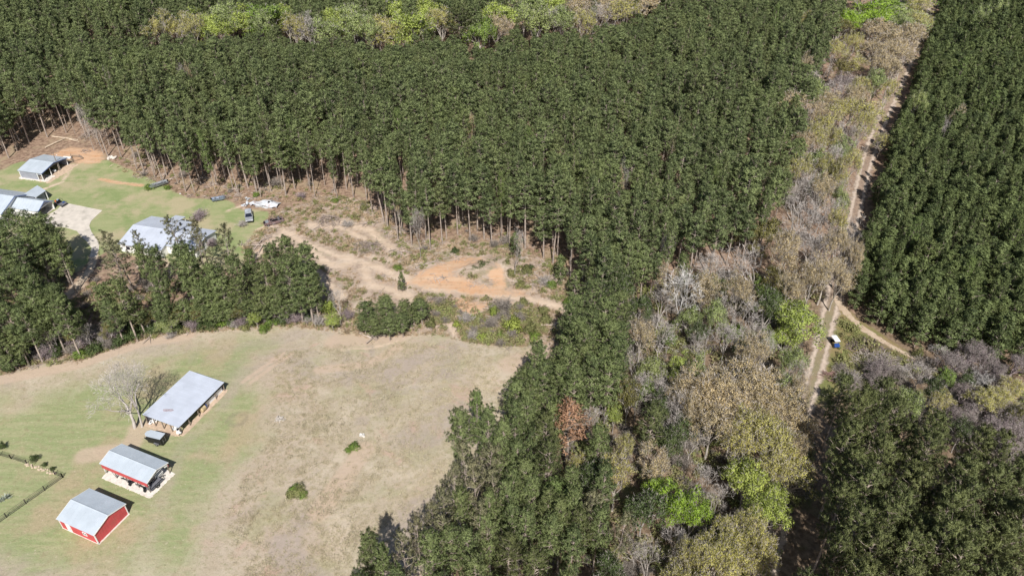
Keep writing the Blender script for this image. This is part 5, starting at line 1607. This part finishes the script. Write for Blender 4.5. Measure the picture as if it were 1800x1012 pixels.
def grey_roof_house():
    a = R(-14)
    t = empty('ranch_house', (-85.9, 155.4, 0), a, 'low house with wide grey-blue metal roofs half hidden behind belt pines', 'house')
    L, Wd, ze, zr = 11.2, 12.4, 2.4, 3.7
    gable_roof(t, L, Wd, ze, zr, 0.2, 0.35, M_ROOFG, tm=M_ROOFG)
    MB().prism(pent(Wd - 0.1, ze, zr - 0.05), -L / 2, L / 2).build('wall', M_WHITE, t)
    gable_roof(t, 9, 8.4, 2.35, 3.2, 0.2, 0.3, M_ROOFG, 5.3, 13.6, tm=M_ROOFG, name='wing_roof')
    MB().prism(pent(8.3, 2.35, 3.15), L / 2 + 0.01, 13.3).build('wing_wall', M_WHITE, t)
    b = MB()
    roof_sheet(b, [(-0.2, Wd / 2 + 2.2, 2.3), (2.6, Wd / 2 + 2.2, 2.3), (2.6, Wd / 2 - 1.2, 2.78), (-0.2, Wd / 2 - 1.2, 2.78)], 0.05, 0.8)
    p = b.build('porch_roof', M_ROOFG, t)
    for x in (0, 2.4): MB().box((x, Wd / 2 + 2.0, 1.15), (0.12, 0.12, 2.3)).build('porch_post', M_WHITE, t)
    for x, y in ((4.6, 3.6), (7.2, 1.5)):
        v = MB().box((x, y, 3.3), (0.35, 0.35, 0.9)).build('vent', M_BLACK, t)
    for x in (-3.5, -0.5, 2.8): 
        w = MB().box((x, -Wd / 2 + 0.03, 1.35), (1.2, 0.08, 1.1)).build('window', M_WHITE, t)
        MB().box((x, -Wd / 2 - 0.01, 1.35), (1.0, 0.06, 0.9)).build('pane', M_GLASS, w)


grey_roof_house()


# ---- vehicles
def pickup_suv(name, loc, rz, label, cat, mb, mr, mg, L=4.7, Wd=1.75, wreck=False):
    t = empty(name, loc, rz, label, cat)
    h = Wd / 2
    body = MB().prism([(-L / 2, 0.42), (-L / 2, 0.98), (-L / 2 + 0.15, 1.06), (L / 2 - 1.45, 1.06), (L / 2 - 0.25, 0.94), (L / 2, 0.78), (L / 2, 0.42)], -h, h, 'y')
    bo = body.build('body', mb, t)
    x0, x1 = -L / 2 + 0.25, L / 2 - 1.45
    cab = MB()
    z0, z1 = 1.06, 1.68
    P = [(x0, -h + 0.04, z0), (x1, -h + 0.04, z0), (x1, h - 0.04, z0), (x0, h - 0.04, z0),
         (x0 + 0.25, -h + 0.2, z1), (x1 - 0.75, -h + 0.2, z1), (x1 - 0.75, h - 0.2, z1), (x0 + 0.25, h - 0.2, z1)]
    if not wreck:
        cab.poly(P, [(0, 1, 5, 4), (1, 2, 6, 5), (2, 3, 7, 6), (3, 0, 4, 7), (4, 5, 6, 7)])
        cab.build('windows', mg, t)
        MB().box(((x0 + 0.25 + x1 - 0.75) / 2, 0, z1 + 0.035), (x1 - x0 - 0.95, Wd - 0.36, 0.07)).build('roof', mr, t)
        pl = MB()
        for i in (0, 1, 2, 3): pl.bar(P[i], P[i + 4], 0.07)
        for sg in (-1, 1): pl.bar(((x0 + x1) / 2 - 0.2, sg * (h - 0.04), z0), ((x0 + x1) / 2 - 0.25, sg * (h - 0.2), z1), 0.09)
        pl.build('pillars', mb, t)
    else:
        pl = MB()
        for i in (0, 1, 2, 3): pl.bar(P[i], P[i + 4], 0.08)
        for i in range(4): pl.bar(P[4 + i], P[4 + (i + 1) % 4], 0.08)
        pl.bar(P[4], P[6], 0.06)
        pl.build('cab_frame', mb, t)
        MB().box(((x0 + x1) / 2, 0, 1.08), (x1 - x0 - 0.3, Wd - 0.35, 0.06)).build('floor', M_BLACK, t)
        MB().box((x0 + 0.9, 0, 1.25), (0.5, 1.2, 0.35)).build('seat', M_DKGREY, t)
        MB().box((L / 2 - 0.75, 0, 1.0), (0.8, Wd - 0.5, 0.12), rx=0.05, ry=0.12).build('bonnet', M_BODY, t)
        MB().box((L / 2 - 0.1, 0.3, 1.0), (0.5, 0.5, 0.4)).build('engine', M_BLACK, t)
    MB().box((L / 2 + 0.04, 0, 0.55), (0.14, Wd, 0.2)).box((-L / 2 - 0.04, 0, 0.55), (0.14, Wd, 0.2)).build('bumper', M_BLACK if not wreck else M_RUST, t)
    if not wreck:
        for sg in (-1, 1):
            MB().box((L / 2 + 0.01, sg * (h - 0.3), 0.76), (0.06, 0.36, 0.14)).build('headlight', M_WPAINT, t)
            MB().box((x1 - 0.5, sg * (h + 0.08), 1.15), (0.12, 0.16, 0.14)).build('mirror', mb, t)
    wheels(t, (-L / 2 + 0.85, L / 2 - 0.85), h - 0.08, 0.33, 0.22)
    return t


p = G(438.5, 384)
pickup_suv('parked_suv', (p.x, p.y, 0), R(-72), 'pale grey sport utility car with a black windscreen on the lawn edge', 'car', M_BODY, mat('light_grey_paint', (0.42, 0.45, 0.50), 0.35, 0.1, 0.5), M_GLASS, 5.0, 1.85)
p = G(482, 393)
pickup_suv('wrecked_car', (p.x, p.y, 0), R(205), 'rusted stripped car wreck with an open cab on rough ground', 'car', M_RUST, M_RUST, M_GLASS, 4.8, 1.8, wreck=True)


def boat(px, py, rz, L, Wd, label, m, deep):
    p = G(px, py)
    t = empty('old_boat', (p.x, p.y, 0.35), rz, label, 'boat', 'old boats at the wood edge')
    sec = []
    for u in np.linspace(-1, 1, 9):
        w = Wd / 2 * (0.9 if u < 0 else 0.9 * math.sqrt(max(0.0, 1 - u ** 2.2)) + 0.015)
        sec.append((u * L / 2, w, 0.62 + 0.16 * max(0, u)))
    b = MB()
    V, F = [], []
    for x, w, z in sec:
        V += [(x, -w, z), (x, -w * 0.7, 0.08), (x, 0, 0), (x, w * 0.7, 0.08), (x, w, z), (x, w * 0.86, z), (x, w * 0.6, deep), (x, -w * 0.6, deep), (x, -w * 0.86, z)]
    n = 9
    for i in range(len(sec) - 1):
        for k in range(n):
            F.append((i * n + k, (i + 1) * n + k, (i + 1) * n + (k + 1) % n, i * n + (k + 1) % n))
    F += [tuple(range(n))[::-1], tuple(range((len(sec) - 1) * n, len(sec) * n))]
    b.poly(V, F).build('hull', m, t)
    MB().box((-L * 0.08, 0, deep + 0.03), (L * 0.72, Wd * 0.52, 0.03)).build('floor', M_BLACK, t)
    for x in (-L * 0.25, L * 0.08):
        MB().box((x, 0, 0.5), (0.3, Wd * 0.72, 0.05)).build('thwart', M_STEEL, t)
    MB().box((-L / 2 - 0.12, 0, 0.6), (0.3, 0.28, 0.5)).build('outboard_motor', M_BLACK, t)
    MB().box((L * 0.27, 0, 0.66), (L * 0.2, Wd * 0.45, 0.04)).build('foredeck', m, t)
    tr = MB().box((-L * 0.2, 0, -0.12), (0.1, Wd * 0.8, 0.14)).box((L * 0.2, 0, -0.12), (0.1, Wd * 0.7, 0.14)).box((-L * 0.2, 0, -0.27), (0.3, 0.3, 0.2)).box((L * 0.2, 0, -0.27), (0.3, 0.3, 0.2))
    tr.build('cradle', M_WOOD, t)


boat(279, 328, R(222), 5.2, 2.0, 'old grey open boat with its bow on the lawn among green bushes', M_ALU, 0.2)
boat(385, 353, R(20), 3.4, 1.6, 'small blue-grey boat with a dark inside under the pines', mat('blue_grey_paint', (0.22, 0.26, 0.33), 0.5, 0.1, 0.4, var=0.2), 0.12)


def collapsed_roof():
    p = G(468, 360)
    t = empty('collapsed_shed', (p.x, p.y, 0), R(-8), 'collapsed white metal shed lying crumpled in front of the pine trunks', 'shed ruin')
    b = MB()
    nx, ny = 13, 6
    r = random.Random(4)
    V = []
    for j in range(ny):
        for i in range(nx):
            x, y = -3.6 + 7.2 * i / (nx - 1), -1.6 + 3.2 * j / (ny - 1)
            y *= 1 - 0.25 * abs(x) / 3.6 + (0.2 if x > 0 else 0)
            V.append((x, y - 0.12 * x * 0.3, 0.75 + 0.35 * math.sin(x * 0.9 + y) + r.uniform(-0.1, 0.1) - 0.25 * abs(y)))
    F = [(j * nx + i, j * nx + i + 1, (j + 1) * nx + i + 1, (j + 1) * nx + i) for j in range(ny - 1) for i in range(nx - 1) if not (j in (2, 3) and i in (7, 8) and (i + j) % 2)]
    k = len(V)
    V2 = V + [(x, y, z - 0.04) for x, y, z in V]
    b.poly(V2, F + [tuple(q + k for q in f[::-1]) for f in F])
    b.build('roof_sheet', M_TARP, t)
    for x, y, s, rz in ((-1.2, -1.75, 1.8, 0.2), (1.4, -1.9, 2.2, -0.1), (2.9, -1.1, 1.5, -0.8)):
        MB().box((x, y, 0.4), (s, 0.07, 0.75), rz=rz, rx=R(25)).build('wall_sheet', M_TARP, t)
    f = MB()
    for i in range(9): f.bar((r.uniform(-3, 3), r.uniform(-1.8, 1.4), 0.05), (r.uniform(-3, 3), r.uniform(-1.8, 1.4), r.uniform(0.2, 0.7)), 0.07)
    f.build('broken_studs', M_WOOD, t)
    for px, py, s, lab in ((436, 351, 0.9, 'heap of white sheet scraps near the boat-side pines'), (429, 362, 0.8, 'small white scrap pile left of the grey car'), (439, 360, 1.2, 'flat pale scrap sheets behind the grey car')):
        p = G(px, py)
        o = MB()
        for i in range(9):
            o.box((r.uniform(-.7, .7), r.uniform(-.5, .5), 0.1 + 0.05 * i), (r.uniform(.4, 1.0), r.uniform(.25, .6), 0.05), rz=r.uniform(0, 3), rx=r.uniform(-.4, .4), ry=r.uniform(-.4, .4))
        o = o.build('scrap_pile', M_TARP); o.location = p; o.scale = (s,) * 3
        tag(o, lab, 'scrap', 'white scrap piles by the pines')


collapsed_roof()


def yard_buggy():
    p = G(108, 361)
    t = empty('utility_buggy', (p.x, p.y, 0.06), R(-20), 'dark utility buggy loaded with bright blue and orange gear on the driveway', 'buggy')
    MB().prism([(-1.5, 0.4), (1.4, 0.4), (1.5, 0.7), (1.2, 0.95), (0.5, 1.0), (0.3, 0.6), (-0.4, 0.6), (-0.5, 0.9), (-1.5, 0.95)], -0.7, 0.7, 'y').build('body', M_DKGREY, t)
    MB().box((-0.2, 0, 0.85), (0.5, 1.2, 0.2)).box((-0.45, 0, 1.1), (0.12, 1.2, 0.5)).build('seat', M_BLACK, t)
    c = MB()
    for sx, sy in ((0.5, 0.6), (0.5, -0.6), (-0.55, 0.6), (-0.55, -0.6)): c.bar((sx, sy, 0.9), (sx * 0.9, sy * 0.9, 1.75), 0.05)
    c.bar((0.45, 0.54, 1.75), (-0.5, 0.54, 1.75), 0.05).bar((0.45, -0.54, 1.75), (-0.5, -0.54, 1.75), 0.05)
    c.build('roll_cage', M_BLACK, t)
    MB().box((1.0, 0.15, 1.02), (0.5, 0.5, 0.12)).build('bonnet', M_BLUEP, t)
    wheels(t, (-1.0, 1.0), 0.72, 0.32, 0.25)
    for x, y, m, s, lab in ((-0.8, 0.3, M_BLUEP, 0.45, 'blue tub in the bed of the loaded buggy'), (-1.2, -0.3, M_ORANGEP, 0.42, 'orange can in the bed of the loaded buggy'), (-1.15, 0.35, M_WPAINT, 0.4, 'white bucket in the bed of the loaded buggy')):
        q = on((p.x, p.y), R(-20), x, y)
        o = MB().tube([(0, 0, 0), (0, 0, s * 0.95), (0, 0, s)], [s * 0.42, s * 0.5, s * 0.46], 12).build('tub', m)
        o.location = (*q, 0.98); tag(o, lab, 'tub')


yard_buggy()


def golf_cart():
    p = G(1465.5, 606)
    t = empty('golf_cart', (p.x, p.y, 0.02), R(96), 'golf cart with white roof and blue tail parked beside the double-rutted lane', 'golf cart')
    t.scale = (0.9, 0.9, 0.9)
    # local +x is the nose (pointing away), -x the tail
    MB().prism([(-1.35, 0.3), (1.3, 0.3), (1.38, 0.55), (1.15, 0.85), (0.75, 0.95), (0.6, 0.42), (-0.35, 0.42), (-0.4, 0.75), (-1.35, 0.75)], -0.58, 0.58, 'y').build('body', M_BLACK, t)
    MB().prism([(-1.42, 0.5), (-1.42, 0.9), (-1.0, 0.92), (-0.95, 0.76), (-1.0, 0.5)], -0.6, 0.6, 'y').build('tail_box', M_BLUEP, t)
    MB().box((-0.2, 0, 0.8), (0.5, 1.1, 0.16)).box((-0.5, 0, 1.12), (0.12, 1.1, 0.45), ry=R(-10)).build('seat', M_YELLOW, t)
    MB().box((-0.95, 0, 1.05), (0.45, 1.05, 0.12)).build('rear_seat', M_BLUEP, t)
    c = MB()
    for sx, sy in ((0.85, 0.52), (0.85, -0.52), (-0.75, 0.52), (-0.75, -0.52)): c.bar((sx, sy, 0.75), (sx * 0.8, sy, 1.85), 0.045)
    c.build('roof_posts', M_BLACK, t)
    MB().prism([(-1.05, -0.62), (0.95, -0.62), (1.08, -0.5), (1.08, 0.5), (0.95, 0.62), (-1.05, 0.62), (-1.15, 0.5), (-1.15, -0.5)], 1.85, 1.93, 'z').build('roof', M_WPAINT, t)
    MB().tube([(0.55, 0.28, 0.8), (0.32, 0.28, 1.1)], 0.025, 6).tube([(0.3, 0.28 + 0.17 * math.cos(a), 1.1 + 0.12 * math.sin(a)) for a in np.linspace(0, 6.28, 13)], 0.018, 6).build('steering_wheel', M_BLACK, t)
    wheels(t, (-0.95, 0.9), 0.56, 0.24, 0.2)


golf_cart()


# ---- garden fence: two runs meeting at the corner
def fence(name, pts, label, step, gate=None):
    P = [G(*p) for p in pts]
    t = empty(name, P[0], 0, label, 'fence')
    for i in range(len(P) - 1):
        a, b = P[i] - P[0], P[i + 1] - P[0]
        n = max(1, round((b - a).length / step))
        for k in range(n + 1):
            q = a.lerp(b, k / n)
            MB().box(q + Vector((0, 0, 0.55)), (0.11, 0.11, 1.1)).build('post', M_DARKWOOD, t)
        r = MB()
        for z in (0.12, 0.4, 0.7, 1.0): r.bar(a + Vector((0, 0, z)), b + Vector((0, 0, z)), 0.03, 0.035)
        r.build('rails', M_DARKWOOD, t)
        w = MB()
        d = (b - a)
        m = int(d.length / 0.16)
        for k in range(m + 1):
            q = a.lerp(b, k / m)
            w.bar(q + Vector((0, 0, 0.05)), q + Vector((0, 0, 1.02)), 0.006)
        w.build('wire_mesh', M_DARKWOOD, t)


fence('garden_fence', [(0, 800), (20, 806), (48, 815)], 'dark post and wire garden fence running behind the rounded shrub', 2.4)
fence('garden_fence', [(97, 834), (111, 839), (-60, 960)], 'dark post and wire garden fence running diagonally past the red barn', 3.4)


def stones():
    r = random.Random(9)
    for i in range(24):
        u = i / 23
        p = G(46 + (98 - 46) * u, 815 + (833 - 815) * u)
        o = MB().tube([(0, 0, -0.05), (0, 0, 0.05), (0, 0, 0.16), (0, 0, 0.2)], [0.14, 0.19, 0.15, 0.05], 7).build('edging_stone', M_STONE)
        o.location = (p.x + r.uniform(-.15, .15), p.y + r.uniform(-.3, .3), 0)
        o.rotation_euler = (r.uniform(-.3, .3), r.uniform(-.3, .3), r.uniform(0, 6)); o.scale = (r.uniform(.8, 1.6), r.uniform(.8, 1.4), r.uniform(.7, 1.3))
        tag(o, 'tan edging stone in the row under the garden shrubs', 'stone', 'edging stones under the garden shrubs')


stones()


def agave(px, py, s, label):
    p = G(px, py)
    q = QA()
    r = np.random.default_rng(int(px))
    for i in range(46):
        a, e = r.uniform(0, 6.28), r.uniform(0.15, 1.35)
        d = np.array([math.cos(a) * math.cos(e), math.sin(a) * math.cos(e), math.sin(e)])
        sd = nrm(np.cross(d, [0, 0, 1])) * 0.07
        L = s * r.uniform(0.7, 1.1)
        q.add([d * 0.05, d * L * 0.5 - sd, d * L + np.array([0, 0, -0.05]), d * L * 0.5 + sd], [(0, 1, 2, 3)])
    v, f, t_ = q.arr()
    o = link('yucca_plant', qmesh('yucca', v, f, [leafmat('yucca_leaves', (0.28, 0.31, 0.25), (0.22, 0.26, 0.20), 0.1)], tint=np.random.default_rng(1).uniform(0, 1, len(v))))
    o.location = p
    tag(o, label, 'plant')


agave(11, 876, 1.15, 'grey-green spiky yucca on the lawn inside the garden fence')
agave(2, 880, 0.8, 'smaller grey-green spiky yucca at the left frame edge')


# ---- logs and brush piles
def log(a, b, r0, label, m=M_LOG, group='felled logs'):
    A, B = G(*a), G(*b)
    o = MB().tube([(0, 0, r0), (*((B - A) * 0.5)[:2], r0 * 1.02 + 0.03), (*(B - A)[:2], r0 * 0.7)], [r0, r0 * 0.9, r0 * 0.7], 10).build('log', m)
    o.location = A
    tag(o, label, 'log', group)


log((731, 473), (768, 460), 0.32, 'long grey log lying at the top of the orange clay pit')
log((768, 460), (792, 452), 0.14, 'thin log continuing toward the pine trunks above the clay pit')
log((80, 261), (118, 243), 0.26, 'thick bare log lying behind the grey barn roof', M_LOGT)
log((92, 241), (138, 247), 0.22, 'pale log crossing the thick log behind the grey barn', M_LOGT)
log((122, 246), (140, 250), 0.16, 'short pale log below the crossed logs', M_LOGT)
log((145, 272), (160, 262), 0.2, 'dark log in the brush right of the grey barn')
log((157, 271), (163, 265), 0.18, 'stubby dark log beside the barn brush heap')
log((193, 294), (201, 289), 0.14, 'small pale log on the grass by the wood edge', M_LOGT)
log((786, 471), (790, 480), 0.1, 'thin pale branch lying on the clay', M_LOGT)


def brush_pile(px, py, rx, ry, h, n, label, m, seed, L=2.2, flat=0.25):
    p = G(px, py)
    r = np.random.default_rng(seed)
    q = QA()
    for i in range(n):
        a, u = r.uniform(0, 6.28), r.uniform(0, 1) ** 0.6
        c = np.array([math.cos(a) * u * rx, math.sin(a) * u * ry, h * (1 - u * u) * r.uniform(0.25, 1) + 0.05])
        d = nrm(np.array([r.normal(), r.normal(), r.normal() * flat])) * L * r.uniform(0.4, 1.1) / 2
        w = r.uniform(0.02, 0.07)
        q.tube([c - d, c + r.normal(size=3) * 0.1, c + d], [w, w * 0.8, w * 0.4], 4)
    v, f, _ = q.arr()
    v[:, 2] = np.maximum(v[:, 2], 0.01)
    o = link('brush_pile', qmesh('brush_pile', v, f, [m]))
    o.location = p
    tag(o, label, 'brush pile', 'heaps of cut branches')


brush_pile(578, 390, 3.4, 3.0, 1.3, 150, 'heap of pale cut branches at the top of the cleared ground', M_STICK, 1)
brush_pile(648, 436, 4.2, 2.6, 1.2, 190, 'wide heap of cut branches in the middle of the cleared ground', M_STICK, 2)
brush_pile(770, 527, 3.0, 1.0, 0.7, 70, 'low heap of grey sticks above the dark green clump', M_STICK, 3)
brush_pile(535, 548, 4.0, 1.2, 0.7, 90, 'long low heap of pale sticks under the belt pines', M_STICK, 4)
brush_pile(1522, 612, 4.5, 2.6, 1.4, 190, 'dark heap of tangled branches right of the golf cart', mat('dark_sticks', (0.22, 0.17, 0.165), 0.95, var=0.35), 5)
brush_pile(1540, 640, 5.0, 3.6, 1.6, 240, 'wide pale tangle of felled limbs below the dark branch heap', mat('pale_sticks', (0.42, 0.37, 0.32), 0.95, var=0.3), 6, 3.4, 0.5)
brush_pile(1588, 657, 2.0, 1.6, 1.3, 80, 'whitish heap of broken limbs near the side track end', M_WOOD if False else mat('white_sticks', (0.58, 0.53, 0.48), 0.95, var=0.2), 7)
brush_pile(1462, 663, 2.4, 1.5, 0.9, 70, 'reddish brown stick heap beside the lane', mat('red_sticks', (0.27, 0.17, 0.15), 0.95, var=0.3), 8)
brush_pile(152, 268, 2.6, 1.6, 0.8, 60, 'small stick heap on clay right of the grey barn', M_STICK, 9)
brush_pile(493, 738, 0.9, 0.6, 0.5, 36, 'little bleached stick heap alone in the mown field', mat('white_sticks', (0.58, 0.53, 0.48)), 10, 1.2)
brush_pile(165, 240, 4.0, 3.0, 2.2, 120, 'big grey tangle of fallen limbs at the wood edge behind the clay', M_STICK, 11, 4.0, 0.8)


def rubble(px, py, s, label, seed, m=M_WPAINT, n=9):
    p = G(px, py)
    r = random.Random(seed)
    o = MB()
    for i in range(n):
        o.box((r.uniform(-.6, .6) * s, r.uniform(-.5, .5) * s, 0.12 + 0.03 * i), (r.uniform(.2, .6) * s, r.uniform(.2, .5) * s, r.uniform(.08, .3)), rz=r.uniform(0, 3), rx=r.uniform(-.4, .4))
    o = o.build('rubble_heap', m)
    o.location = p
    tag(o, label, 'rubble', 'small pale heaps')


rubble(638, 766, 0.75, 'white rubble heap beside the green weeds in the open field', 1, mat('chalky_rubble', (0.62, 0.59, 0.55), 0.95, var=0.3, scale=3), 12)
rubble(197, 279, 1.8, 'long pale rubble strip at the wood edge beyond the clay', 2, M_SLAB, 16)
rubble(317, 341, 0.35, 'tiny white block on the straw below the pines', 3, M_WPAINT, 3)
rubble(1412, 565, 0.01, '', 4) if False else None

# ---- the two bare trees by the pole shed
for (px, py, h, rad, k, lab) in ((237, 751.5, 12.8, 5.4, 0, 'wide-spreading bare grey tree beside the long pole shed, left of two'),
                                 (250, 750, 14.6, 3.2, 2, 'tall slender bare grey tree beside the long pole shed, right of two')):
    g = G(px, py)
    plant('V', g.x, g.y, h, rad, k * 1.7 + 2.2, k, lab, 'bare trees beside the pole shed')
